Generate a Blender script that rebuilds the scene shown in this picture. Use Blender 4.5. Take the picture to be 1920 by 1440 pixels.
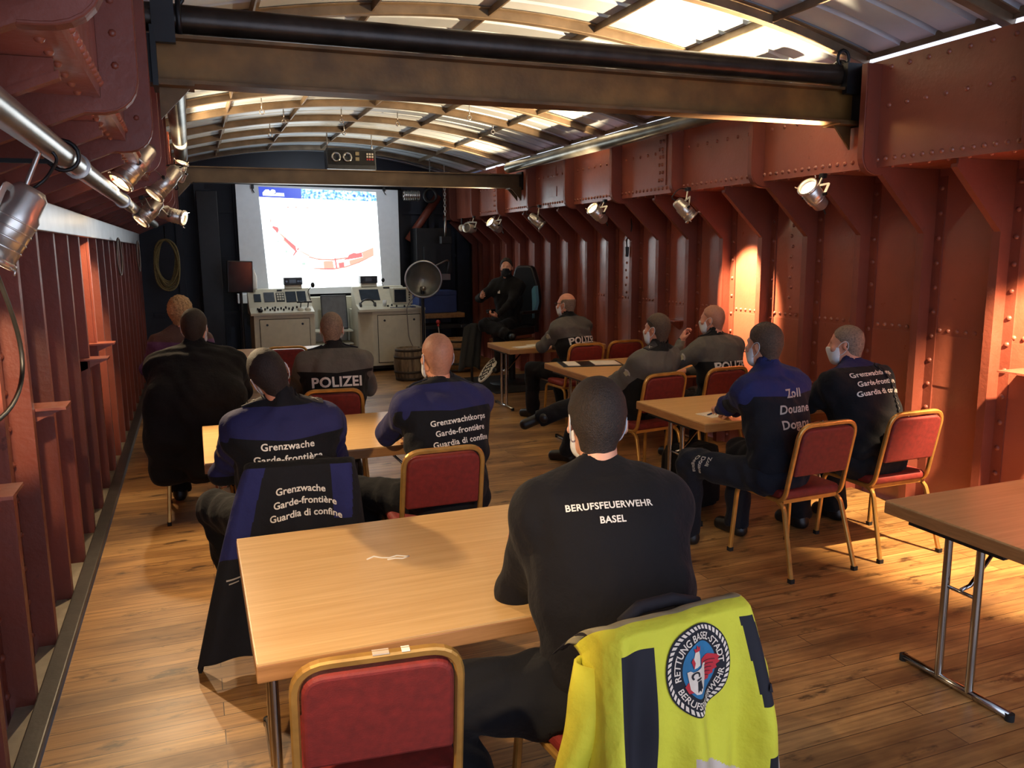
import bpy, bmesh, math, random
import numpy as np
from mathutils import Vector, Matrix
from mathutils.bvhtree import BVHTree
random.seed(7)
S = bpy.context.scene
COL = S.collection
for _o in list(bpy.data.objects):
    bpy.data.objects.remove(_o)

# ------------------------------------------------------------------ camera, world, exposure
cam_data = bpy.data.cameras.new('camera')
cam = bpy.data.objects.new('camera', cam_data)
COL.objects.link(cam)
S.camera = cam
cam_data.sensor_fit = 'HORIZONTAL'
cam_data.sensor_width = 36.0
cam_data.lens = 36.0 * 1530.0 / 1920.0
cam_data.clip_start = 0.05


def camera_matrix():
    f = 1530.0
    d = np.array([358. - 960., 472. - 720.])
    s = np.array([1., -0.009])
    y = np.array([d[0], d[1], f]); y /= np.linalg.norm(y)
    t = -(f * f + d @ d) / (s @ d)
    v2 = d + t * s
    x = np.array([v2[0], v2[1], f]); x /= np.linalg.norm(x)
    z = np.cross(x, y)
    if z[1] > 0:
        z = -z
    R = np.array([x, y, z])
    M = Matrix.Identity(4)
    for i in range(3):
        M[i][0] = R[i][0]; M[i][1] = -R[i][1]; M[i][2] = -R[i][2]
    M.translation = (0, 0, 1.85)
    return M


cam.matrix_world = camera_matrix()
S.view_settings.view_transform = 'Standard'
S.view_settings.look = 'None'
S.view_settings.gamma = 1.0
S.view_settings.use_curve_mapping = False
S.view_settings.exposure = 1.2
W = bpy.data.worlds.new('world')
S.world = W
W.use_nodes = True
_bg = W.node_tree.nodes['Background']
_bg.inputs[0].default_value = (0.62, 0.72, 0.95, 1)      # grey-blue daylight that only comes in through the gap under the roof and the open end
_bg.inputs[1].default_value = 1.15
S.cycles.max_bounces = 8
S.cycles.diffuse_bounces = 5
S.cycles.sample_clamp_indirect = 6.0
S.cycles.use_denoising = True
WARM = (1.0, 0.73, 0.43)
PI = math.pi
R_ = math.radians


# ------------------------------------------------------------------ mesh helpers
class MB:
    def __init__(self):
        self.v = []; self.f = []; self.m = []; self.mats = []; self.sm = []

    def mi(self, mat):
        if mat not in self.mats:
            self.mats.append(mat)
        return self.mats.index(mat)

    def add(self, verts, faces, mat, smooth=False):
        n = len(self.v); k = self.mi(mat)
        self.v.extend([tuple(p) for p in verts])
        for f in faces:
            self.f.append(tuple(i + n for i in f)); self.m.append(k); self.sm.append(smooth)

    def box(self, c, s, mat, rot=None, bevel=0.0):
        hx, hy, hz = s[0] / 2, s[1] / 2, s[2] / 2
        if bevel > 0:
            bm = bmesh.new()
            bmesh.ops.create_cube(bm, size=1.0, matrix=Matrix.Diagonal((s[0], s[1], s[2], 1)))
            bmesh.ops.bevel(bm, geom=list(bm.edges) + list(bm.verts), offset=bevel, segments=2, affect='EDGES', profile=0.6)
            vs = [v.co.copy() for v in bm.verts]
            fs = [[v.index for v in f.verts] for f in bm.faces]
            bm.verts.index_update()
            fs = [[v.index for v in f.verts] for f in bm.faces]
            bm.free()
        else:
            vs = [Vector((x, y, z)) for x in (-hx, hx) for y in (-hy, hy) for z in (-hz, hz)]
            fs = [(0, 1, 3, 2), (4, 6, 7, 5), (0, 4, 5, 1), (2, 3, 7, 6), (0, 2, 6, 4), (1, 5, 7, 3)]
        if rot is not None:
            vs = [rot @ v for v in vs]
        c = Vector(c)
        self.add([v + c for v in vs], fs, mat)

    def b2(self, lo, hi, mat, bevel=0.0):
        self.box([(a + b) / 2 for a, b in zip(lo, hi)], [abs(b - a) for a, b in zip(lo, hi)], mat, None, bevel)

    def cyl(self, a, b, r, mat, r2=None, n=16, caps=True, smooth=True):
        a, b = Vector(a), Vector(b); r2 = r if r2 is None else r2
        d = (b - a).normalized()
        u = d.orthogonal().normalized(); w = d.cross(u)
        vs = []
        for p, rr in ((a, r), (b, r2)):
            for i in range(n):
                t = 2 * PI * i / n
                vs.append(p + u * (rr * math.cos(t)) + w * (rr * math.sin(t)))
        self.add(vs, [(i, (i + 1) % n, n + (i + 1) % n, n + i) for i in range(n)], mat, smooth)
        if caps:
            self.add(vs[:n], [tuple(reversed(range(n)))], mat)
            self.add(vs[n:], [tuple(range(n))], mat)

    def lathe(self, prof, o, axis, mat, n=24, smooth=True):
        """prof: list of (radius, height along axis) from point o."""
        o = Vector(o); d = Vector(axis).normalized()
        u = d.orthogonal().normalized(); w = d.cross(u)
        vs = []
        for r, h in prof:
            for i in range(n):
                t = 2 * PI * i / n
                vs.append(o + d * h + u * (r * math.cos(t)) + w * (r * math.sin(t)))
        fs = []
        for k in range(len(prof) - 1):
            for i in range(n):
                j = (i + 1) % n
                fs.append((k * n + i, k * n + j, (k + 1) * n + j, (k + 1) * n + i))
        self.add(vs, fs, mat, smooth)

    def ball(self, c, r, mat, n=10, m=6, squash=(1, 1, 1)):
        c = Vector(c); vs = []; fs = []
        for j in range(m + 1):
            ph = PI * j / m
            for i in range(n):
                t = 2 * PI * i / n
                vs.append(c + Vector((r * squash[0] * math.sin(ph) * math.cos(t), r * squash[1] * math.sin(ph) * math.sin(t), r * squash[2] * math.cos(ph))))
        for j in range(m):
            for i in range(n):
                k = (i + 1) % n
                fs.append((j * n + i, (j + 1) * n + i, (j + 1) * n + k, j * n + k))
        self.add(vs, fs, mat, True)

    def rivet(self, p, nrm, r, mat):
        """a low domed rivet head"""
        p = Vector(p); d = Vector(nrm).normalized(); u = d.orthogonal().normalized(); w = d.cross(u)
        n = 7; vs = []
        for rr, h in ((1, 0), (.78, .5), (.3, .78)):
            for i in range(n):
                t = 2 * PI * i / n
                vs.append(p + d * (h * r) + u * (rr * r * math.cos(t)) + w * (rr * r * math.sin(t)))
        fs = [(k * n + i, k * n + (i + 1) % n, (k + 1) * n + (i + 1) % n, (k + 1) * n + i) for k in range(2) for i in range(n)]
        fs.append(tuple(range(2 * n, 3 * n)))
        self.add(vs, fs, mat, True)

    def sweep(self, path, prof, mat, closed=False, up=None, smooth=True, caps=True):
        """sweep a closed 2-D profile [(a,b)..] along path; a along side, b along up-ish normal (parallel transport)."""
        P = [Vector(p) for p in path]; n = len(P); k = len(prof)
        T = []
        for i in range(n):
            if closed:
                t = P[(i + 1) % n] - P[i - 1]
            else:
                t = P[min(i + 1, n - 1)] - P[max(i - 1, 0)]
            T.append(t.normalized())
        u = Vector(up) if up is not None else T[0].orthogonal()
        vs = []
        for i in range(n):
            u = (u - T[i] * u.dot(T[i]))
            if u.length < 1e-6:
                u = T[i].orthogonal()
            u.normalize(); s = T[i].cross(u)
            sc = 1.0
            if 0 < i < n - 1:
                d0 = (P[i] - P[i - 1]).normalized(); c = d0.dot(T[i])
                sc = 1.0 / max(c, 0.6)
            for a, b in prof:
                vs.append(P[i] + s * a * 1.0 + u * b * sc)
        fs = []
        for i in range(n if closed else n - 1):
            i2 = (i + 1) % n
            for j in range(k):
                j2 = (j + 1) % k
                fs.append((i * k + j, i * k + j2, i2 * k + j2, i2 * k + j))
        if caps and not closed:
            fs.append(tuple(reversed(range(k)))); fs.append(tuple(range((n - 1) * k, n * k)))
        self.add(vs, fs, mat, smooth)

    def tube(self, path, r, mat, n=10, closed=False, up=None):
        self.sweep(path, [(r * math.cos(2 * PI * i / n), r * math.sin(2 * PI * i / n)) for i in range(n)], mat, closed, up)

    def prism(self, poly, y0, y1, mat, plane='XZ'):
        """extrude a polygon given in a plane along the missing axis"""
        def P(a, b, c):
            return {'XZ': (a, c, b), 'YZ': (c, a, b), 'XY': (a, b, c)}[plane]
        n = len(poly)
        vs = [P(a, b, y0) for a, b in poly] + [P(a, b, y1) for a, b in poly]
        fs = [tuple(range(n)), tuple(reversed(range(n, 2 * n)))]
        fs += [((i + 1) % n, i, n + i, n + (i + 1) % n) for i in range(n)]
        self.add(vs, fs, mat)

    def build(self, name, parent=None, auto=False, smooth_angle=None):
        me = bpy.data.meshes.new(name)
        me.from_pydata(self.v, [], self.f)
        for m in self.mats:
            me.materials.append(m)
        me.polygons.foreach_set('material_index', self.m)
        me.polygons.foreach_set('use_smooth', self.sm)
        me.update()
        bm = bmesh.new(); bm.from_mesh(me)
        bmesh.ops.recalc_face_normals(bm, faces=bm.faces)
        bm.to_mesh(me); bm.free()
        o = bpy.data.objects.new(name, me)
        COL.objects.link(o)
        if parent is not None:
            o.parent = parent
        return o


def tag(o, label=None, cat=None, group=None, kind=None):
    if label: o['label'] = label
    if cat: o['category'] = cat
    if group: o['group'] = group
    if kind: o['kind'] = kind
    return o


def thing(name, label, cat, loc=(0, 0, 0), rz=0.0, group=None):
    o = bpy.data.objects.new(name, None)
    o.empty_display_size = 0.1
    COL.objects.link(o)
    o.location = loc; o.rotation_euler = (0, 0, rz)
    return tag(o, label, cat, group)


def kids(o):
    return [c for c in bpy.data.objects if c.parent == o]


def copy_tree(o, parent=None):
    c = o.copy(); COL.objects.link(c)
    if parent is not None:
        c.parent = parent
    for ch in kids(o):
        copy_tree(ch, c)
    return c


def rounded(pts, r, n=6):
    """polyline with its inner corners rounded"""
    P = [Vector(p) for p in pts]; out = [P[0]]
    for i in range(1, len(P) - 1):
        a, b, c = P[i - 1], P[i], P[i + 1]
        rr = r[i - 1] if isinstance(r, (list, tuple)) else r
        d0 = (a - b); d1 = (c - b)
        q = min(rr, d0.length * .48, d1.length * .48)
        p0 = b + d0.normalized() * q; p1 = b + d1.normalized() * q
        for k in range(n + 1):
            t = k / n
            out.append(p0 * (1 - t) ** 2 + b * (2 * t * (1 - t)) + p1 * t ** 2)
    out.append(P[-1])
    return out


def rect_prof(w, h, r=.004):
    return [(-w / 2 + r, -h / 2), (w / 2 - r, -h / 2), (w / 2, -h / 2 + r), (w / 2, h / 2 - r), (w / 2 - r, h / 2), (-w / 2 + r, h / 2), (-w / 2, h / 2 - r), (-w / 2, -h / 2 + r)]


# ------------------------------------------------------------------ materials
def srgb(r, g, b):
    def c(x):
        x /= 255.
        return x / 12.92 if x <= 0.04045 else ((x + .055) / 1.055) ** 2.4
    return (c(r), c(g), c(b), 1)


class NT:
    def __init__(self, name):
        self.m = bpy.data.materials.new(name); self.m.use_nodes = True
        self.t = self.m.node_tree
        self.b = self.t.nodes['Principled BSDF']

    def n(self, typ, **kw):
        x = self.t.nodes.new(typ)
        for k, v in kw.items():
            if k.startswith('i_'):
                x.inputs[k[2:].replace('_', ' ')].default_value = v
            else:
                setattr(x, k, v)
        return x

    def l(self, a, b):
        self.t.links.new(a, b)

    def coord(self, scale=(1, 1, 1), kind='Object', rot=(0, 0, 0)):
        c = self.n('ShaderNodeTexCoord'); mp = self.n('ShaderNodeMapping')
        mp.inputs['Scale'].default_value = scale; mp.inputs['Rotation'].default_value = rot
        self.l(c.outputs[kind], mp.inputs[0])
        return mp.outputs[0]

    def ramp(self, fac, stops, interp='LINEAR'):
        r = self.n('ShaderNodeValToRGB'); cr = r.color_ramp; cr.interpolation = interp
        while len(cr.elements) < len(stops):
            cr.elements.new(0.5)
        for e, (p, c) in zip(cr.elements, stops):
            e.position = p; e.color = c
        self.l(fac, r.inputs[0])
        return r.outputs[0]

    def mix(self, fac, a, b, mode='MIX'):
        x = self.n('ShaderNodeMix', data_type='RGBA', blend_type=mode)
        for s, v in ((x.inputs[0], fac), (x.inputs[6], a), (x.inputs[7], b)):
            if isinstance(v, (int, float)): s.default_value = v
            elif isinstance(v, tuple): s.default_value = v
            else: self.l(v, s)
        return x.outputs[2]

    def bump(self, height, strength=.3, dist=.01, prev=None):
        b = self.n('ShaderNodeBump'); b.inputs['Strength'].default_value = strength; b.inputs['Distance'].default_value = dist
        self.l(height, b.inputs['Height'])
        if prev is not None: self.l(prev, b.inputs['Normal'])
        self.l(b.outputs[0], self.b.inputs['Normal'])
        return b.outputs[0]

    def set(self, **kw):
        for k, v in kw.items():
            s = self.b.inputs[k.replace('_', ' ')]
            if hasattr(v, 'node'): self.l(v, s)
            else: s.default_value = v
        return self


def simple(name, col, rough=.5, metal=0., noise=.15, scale=12., bump=.0, bscale=60., bdist=.004, spec=.5, kind='Object'):
    """a flat paint or cloth with a little procedural unevenness"""
    t = NT(name)
    co = t.coord(kind=kind)
    nz = t.n('ShaderNodeTexNoise'); nz.inputs['Scale'].default_value = scale; nz.inputs['Detail'].default_value = 4
    t.l(co, nz.inputs[0])
    d = tuple(c * (1 - noise) for c in col[:3]) + (1,); u = tuple(min(1, c * (1 + noise)) for c in col[:3]) + (1,)
    t.set(Base_Color=t.ramp(nz.outputs[0], [(.3, d), (.7, u)]), Roughness=rough, Metallic=metal)
    t.b.inputs['Specular IOR Level'].default_value = spec
    if bump > 0:
        n2 = t.n('ShaderNodeTexNoise'); n2.inputs['Scale'].default_value = bscale; n2.inputs['Detail'].default_value = 3
        t.l(co, n2.inputs[0]); t.bump(n2.outputs[0], bump, bdist)
    return t.m


def emissive(name, col, strength):
    t = NT(name); t.set(Base_Color=(0.02, 0.02, 0.02, 1), Emission_Color=col, Emission_Strength=strength, Roughness=.4)
    return t.m


def red_paint(name, col, chip=.5, rough=.34, coat=.6):
    t = NT(name); co = t.coord(kind='Object')
    n1 = t.n('ShaderNodeTexNoise'); n1.inputs['Scale'].default_value = 1.3; n1.inputs['Detail'].default_value = 6; t.l(co, n1.inputs[0])
    n2 = t.n('ShaderNodeTexNoise'); n2.inputs['Scale'].default_value = 38; n2.inputs['Detail'].default_value = 3; t.l(co, n2.inputs[0])
    n3 = t.n('ShaderNodeTexNoise'); n3.inputs['Scale'].default_value = 9; n3.inputs['Detail'].default_value = 8; n3.inputs['Roughness'].default_value = .7; t.l(co, n3.inputs[0])
    base = t.ramp(n1.outputs[0], [(.3, tuple(c * .72 for c in col[:3]) + (1,)), (.7, tuple(c * 1.2 for c in col[:3]) + (1,))])
    rust = t.ramp(n3.outputs[0], [(.66, (0, 0, 0, 1)), (.70, (chip, chip, chip, 1))])
    t.set(Base_Color=t.mix(rust, base, srgb(52, 20, 14)), Roughness=t.ramp(n3.outputs[0], [(.3, (rough * .8,) * 3 + (1,)), (.75, (rough * 1.5,) * 3 + (1,))]))
    t.b.inputs['Coat Weight'].default_value = coat; t.b.inputs['Coat Roughness'].default_value = .22
    b = t.bump(n2.outputs[0], .25, .006)
    t.bump(n3.outputs[0], .18, .012, b)
    return t.m


def floor_mat():
    t = NT('oiled_plank_floor'); co = t.coord(kind='Object')
    br = t.n('ShaderNodeTexBrick', offset=.37, squash=1.0)
    br.inputs['Color1'].default_value = (.25, .25, .25, 1); br.inputs['Color2'].default_value = (.75, .75, .75, 1); br.inputs['Mortar'].default_value = (0, 0, 0, 1)
    br.inputs['Scale'].default_value = 1.0; br.inputs['Mortar Size'].default_value = .0022; br.inputs['Mortar Smooth'].default_value = .3
    br.inputs['Brick Width'].default_value = 2.6; br.inputs['Row Height'].default_value = .105; br.inputs['Bias'].default_value = 0
    t.l(co, br.inputs[0])
    g = t.n('ShaderNodeTexNoise'); g.inputs['Scale'].default_value = 1; g.inputs['Detail'].default_value = 7; g.inputs['Roughness'].default_value = .62
    t.l(t.coord((1.6, 46, 1)), g.inputs[0])
    st = t.n('ShaderNodeTexNoise'); st.inputs['Scale'].default_value = 1; st.inputs['Detail'].default_value = 5; st.inputs['Roughness'].default_value = .6
    t.l(t.coord((.9, 2.6, 1)), st.inputs[0])
    sp = t.n('ShaderNodeTexNoise'); sp.inputs['Scale'].default_value = 1; sp.inputs['Detail'].default_value = 6; sp.inputs['Roughness'].default_value = .65
    t.l(t.coord((3.2, 8.5, 1)), sp.inputs[0])
    c1 = t.ramp(br.outputs[0], [(.0, srgb(30, 18, 10)), (.2, srgb(158, 117, 68)), (.5, srgb(184, 138, 82)), (.8, srgb(204, 160, 100))])
    c2 = t.mix(t.ramp(g.outputs[0], [(.38, (0, 0, 0, 1)), (.72, (.75, .75, .75, 1))]), c1, srgb(98, 60, 32))
    c3 = t.mix(t.ramp(st.outputs[0], [(.46, (0, 0, 0, 1)), (.62, (.7, .7, .7, 1))]), c2, srgb(84, 52, 28))
    c4 = t.mix(t.ramp(sp.outputs[0], [(.58, (0, 0, 0, 1)), (.66, (.8, .8, .8, 1))]), c3, srgb(48, 28, 17))
    t.set(Base_Color=c4, Roughness=t.ramp(st.outputs[0], [(.3, (.34,) * 3 + (1,)), (.7, (.52,) * 3 + (1,))]))
    b = t.bump(br.outputs[0], .12, .003)
    t.bump(g.outputs[0], .1, .003, b)
    return t.m


def wood_mat(name, a, b, scale=(2.2, 60, 2.2), rough=.32):
    t = NT(name); g = t.n('ShaderNodeTexNoise'); g.inputs['Scale'].default_value = 1; g.inputs['Detail'].default_value = 6; g.inputs['Roughness'].default_value = .6
    t.l(t.coord(scale), g.inputs[0])
    t.set(Base_Color=t.ramp(g.outputs[0], [(.3, a), (.7, b)]), Roughness=rough)
    t.bump(g.outputs[0], .03, .002)
    return t.m


def two_tone(name, ca, cb, rough=.85, attr='pat'):
    """cloth whose two colours meet along the seam stored in a vertex attribute"""
    t = NT(name); at = t.n('ShaderNodeAttribute', attribute_name=attr)
    m = t.n('ShaderNodeMath', operation='GREATER_THAN'); m.inputs[1].default_value = 0.0; t.l(at.outputs['Fac'], m.inputs[0])
    co = t.coord(); nz = t.n('ShaderNodeTexNoise'); nz.inputs['Scale'].default_value = 9; nz.inputs['Detail'].default_value = 5; t.l(co, nz.inputs[0])
    nf = t.n('ShaderNodeTexNoise'); nf.inputs['Scale'].default_value = 260; t.l(co, nf.inputs[0])
    base = t.mix(m.outputs[0], cb, ca)
    t.set(Base_Color=t.mix(.35, base, t.mix(nz.outputs[0], (.55,) * 3 + (1,), (1.2,) * 3 + (1,)), 'MULTIPLY'), Roughness=rough)
    t.b.inputs['Specular IOR Level'].default_value = .25
    t.b.inputs['Sheen Weight'].default_value = .03
    b = t.bump(nz.outputs[0], .6, .03)
    t.bump(nf.outputs[0], .15, .002, b)
    return t.m


def cloth(name, c, rough=.88, sheen=.03):
    m = two_tone(name, c, c, rough)
    m.node_tree.nodes['Principled BSDF'].inputs['Sheen Weight'].default_value = sheen
    return m


def barrel_mat():
    t = NT('grey_weathered_oak'); g = t.n('ShaderNodeTexNoise'); g.inputs['Scale'].default_value = 1; g.inputs['Detail'].default_value = 6
    t.l(t.coord((26, 26, 3)), g.inputs[0])
    t.set(Base_Color=t.ramp(g.outputs[0], [(.3, srgb(58, 46, 34)), (.55, srgb(116, 98, 74)), (.8, srgb(146, 128, 100))]), Roughness=.8)
    t.bump(g.outputs[0], .5, .01)
    return t.m


M = {}
M['red'] = red_paint('red_oxide_hull_paint', srgb(152, 82, 62))
M['red_dark'] = red_paint('red_oxide_frame_paint', srgb(122, 60, 44), .4, .42, 0.0)
M['floor'] = floor_mat()
M['roof'] = simple('galvanised_roof_sheet', srgb(198, 208, 216), .42, .25, .14, 2.2, .12, 30)
M['rib'] = simple('grey_brown_roof_steel', srgb(126, 108, 86), .5, .4, .3, 6, .2, 40)
M['beam'] = simple('dark_rusty_beam_steel', srgb(104, 76, 44), .5, .35, .45, 5, .35, 30)
M['beam_web'] = simple('ochre_primed_beam_web', srgb(120, 84, 38), .5, .2, .35, 5, .35, 30)
M['beam_far'] = simple('bronze_beam_steel', srgb(104, 86, 62), .42, .5, .3, 4, .2, 30)
M['pipe_dark'] = simple('black_painted_pipe', srgb(54, 44, 36), .34, .4, .4, 8, .25, 40)
M['pipe'] = simple('galvanised_pipe', srgb(150, 150, 142), .3, .85, .3, 5, .15, 20)
M['rail'] = simple('brushed_steel_rail', srgb(176, 172, 168), .28, .9, .15, 7, .08, 60)
M['duct'] = simple('brushed_aluminium_duct', srgb(188, 190, 196), .32, .7, .12, 5)
M['trim'] = simple('dark_rubber_kerb', srgb(58, 54, 50), .4, .1, .25, 10, .2, 40)
M['white_edge'] = simple('pale_floor_edge', srgb(140, 130, 112), .6)
M['navy_wall'] = simple('dark_navy_bulkhead_paint', srgb(24, 26, 38), .5, 0, .3, 3, .2, 20)
M['black_steel'] = simple('black_painted_steel', srgb(24, 24, 26), .45, .2, .2)
M['black_plastic'] = simple('black_plastic', srgb(20, 20, 22), .4)
M['gold'] = simple('champagne_gold_frame', srgb(186, 140, 72), .34, .55, .15, 20)
M['red_seat'] = simple('dark_red_upholstery', srgb(112, 26, 20), .7, 0, .2, 40, .25, 300, .003)
M['rubber'] = simple('black_rubber', srgb(16, 15, 15), .8)
M['beech'] = wood_mat('beech_laminate', srgb(196, 152, 96), srgb(216, 176, 120))
M['beech_edge'] = wood_mat('beech_edge_band', srgb(150, 104, 60), srgb(178, 128, 78), (4, 8, 70), .45)
M['chrome'] = simple('chromed_steel', srgb(190, 188, 184), .16, 1.0, .05)
M['alu'] = simple('polished_aluminium', srgb(212, 206, 196), .3, .85, .08, 20)
M['lens_off'] = simple('grey_lamp_glass', srgb(120, 116, 108), .1, .2)
M['lens_on'] = emissive('lit_lamp_lens', (1.0, .78, .5, 1), 14)
M['cream'] = simple('cream_grey_console_paint', srgb(190, 184, 162), .45, 0, .06)
M['dark_gap'] = simple('dark_recess', srgb(30, 28, 26), .8)
M['screen_off'] = simple('dark_display_glass', srgb(40, 46, 54), .12)
M['screen_dim'] = simple('grey_display_panel', srgb(72, 76, 82), .25)
M['panel_fabric'] = simple('white_projection_fabric', srgb(226, 230, 234), .85, 0, .03)
M['barrel'] = barrel_mat()
M['hoop'] = simple('rusty_barrel_hoop', srgb(66, 58, 50), .6, .5)
M['paper'] = simple('white_paper', srgb(222, 216, 204), .8, 0, .04)
M['leather'] = simple('black_leather', srgb(22, 22, 24), .4, 0, .2, 30, .25, 120)
M['teal'] = simple('pale_blue_leather', srgb(96, 150, 170), .4, 0, .1)
M['print'] = simple('white_reflective_print', srgb(214, 206, 196), .6, 0, .08)
M['print_grey'] = simple('grey_reflective_print', srgb(160, 152, 144), .6, 0, .1)
M['black_cloth'] = cloth('black_wool_cloth', srgb(17, 16, 17))
M['navy_cloth'] = cloth('navy_sweatshirt_cloth', srgb(16, 14, 18))
M['trouser'] = cloth('black_uniform_trousers', srgb(17, 17, 21))
M['trouser_blue'] = cloth('dark_navy_uniform_trousers', srgb(18, 20, 30))
M['police'] = two_tone('grey_and_black_police_cloth', srgb(90, 86, 80), srgb(17, 17, 19))
M['guard'] = two_tone('blue_and_black_guard_cloth', srgb(36, 36, 78), srgb(15, 15, 20))
M['customs'] = two_tone('blue_and_navy_customs_cloth', srgb(34, 39, 86), srgb(16, 17, 25))
M['blouse'] = two_tone('grey_brown_and_violet_cloth', srgb(78, 60, 58), srgb(86, 58, 98))
M['shoe'] = simple('black_shoe_leather', srgb(20, 19, 20), .42)
M['skin'] = simple('skin', srgb(206, 150, 122), .5, 0, .08, 25, .1, 120, .002)
M['skin_red'] = simple('ruddy_skin', srgb(200, 136, 108), .5, 0, .08, 25, .1, 120, .002)
M['hair_dark'] = simple('short_dark_brown_hair', srgb(38, 26, 19), .7, 0, .4, 120, .8, 220, .006)
M['hair_brown'] = simple('short_brown_hair', srgb(76, 58, 44), .7, 0, .4, 120, .8, 220, .006)
M['hair_grey'] = simple('short_grey_hair', srgb(120, 100, 84), .7, 0, .4, 120, .7, 220, .005)
M['hair_blond'] = simple('tousled_blond_hair', srgb(158, 128, 90), .6, 0, .45, 60, .9, 90, .012)
M['stubble'] = simple('shaved_scalp_stubble', srgb(164, 112, 88), .55, 0, .12, 90, .3, 250, .002)
M['mask_white'] = simple('white_face_mask', srgb(204, 206, 208), .8, 0, .04)
M['mask_black'] = simple('black_face_mask', srgb(22, 22, 25), .8)
M['eye'] = simple('eye_white', srgb(210, 204, 198), .2)
M['iris'] = simple('dark_iris', srgb(42, 30, 24), .2)
M['hivis'] = cloth('yellow_high_visibility_cloth', srgb(216, 208, 60), .75)
M['silver_tape'] = simple('silver_reflective_tape', srgb(196, 178, 160), .45, .1, .08)
M['badge_blue'] = simple('badge_blue', srgb(40, 108, 146), .8)
M['badge_red'] = simple('badge_red', srgb(190, 36, 46), .8)
M['badge_black'] = simple('badge_black', srgb(22, 18, 26), .8)
M['badge_cream'] = simple('badge_cream', srgb(226, 206, 184), .8)
M['blue_paint'] = simple('navy_blue_chest_paint', srgb(30, 46, 92), .5)
M['timber'] = wood_mat('varnished_timber', srgb(120, 82, 44), srgb(150, 108, 60), (30, 3, 30), .5)
M['rope'] = simple('yellowed_rope', srgb(120, 108, 70), .85, 0, .3, 60, .6, 200)
M['cable'] = simple('grey_cable', srgb(120, 110, 104), .5)
M['cable_black'] = simple('black_cable', srgb(18, 17, 17), .5)
M['glass_dish'] = simple('grey_enamel_reflector', srgb(120, 122, 118), .28, .55, .1)
M['red_knob'] = simple('red_plastic_knob', srgb(170, 50, 48), .35)
M['brass_patch'] = simple('olive_rank_patch', srgb(150, 140, 110), .7)
# ------------------------------------------------------------------ the hold: floor, walls, girders, roof
Y0, Y1 = -1.2, 14.0           # the part of the hold that is built, fore and aft
FR_R, FR_L = 4.60, -0.725      # inner edges of the hull frames
GI_R, GI_L = 4.15, -0.24      # inner faces of the two deck girders
ZG0, ZG1 = 2.35, 3.0         # underside and top of the girders
FY = [4.2 + .563 * k for k in range(-9, 18)]


def fit_floor():
    m = MB(); m.b2((-.64, Y0, -.06), (4.66, Y1, 0), M['floor'])
    o = tag(m.build('floor'), kind='structure')
    e = MB(); e.b2((-.80, Y0, -.08), (-.722, Y1, .004), M['white_edge']); e.build('plank_end_edge', o)
    t = MB(); t.b2((-.72, Y0, -.02), (-.645, Y1, .035), M['trim'], .006)
    tag(t.build('trim_1'), kind='structure')


fit_floor()


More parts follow.
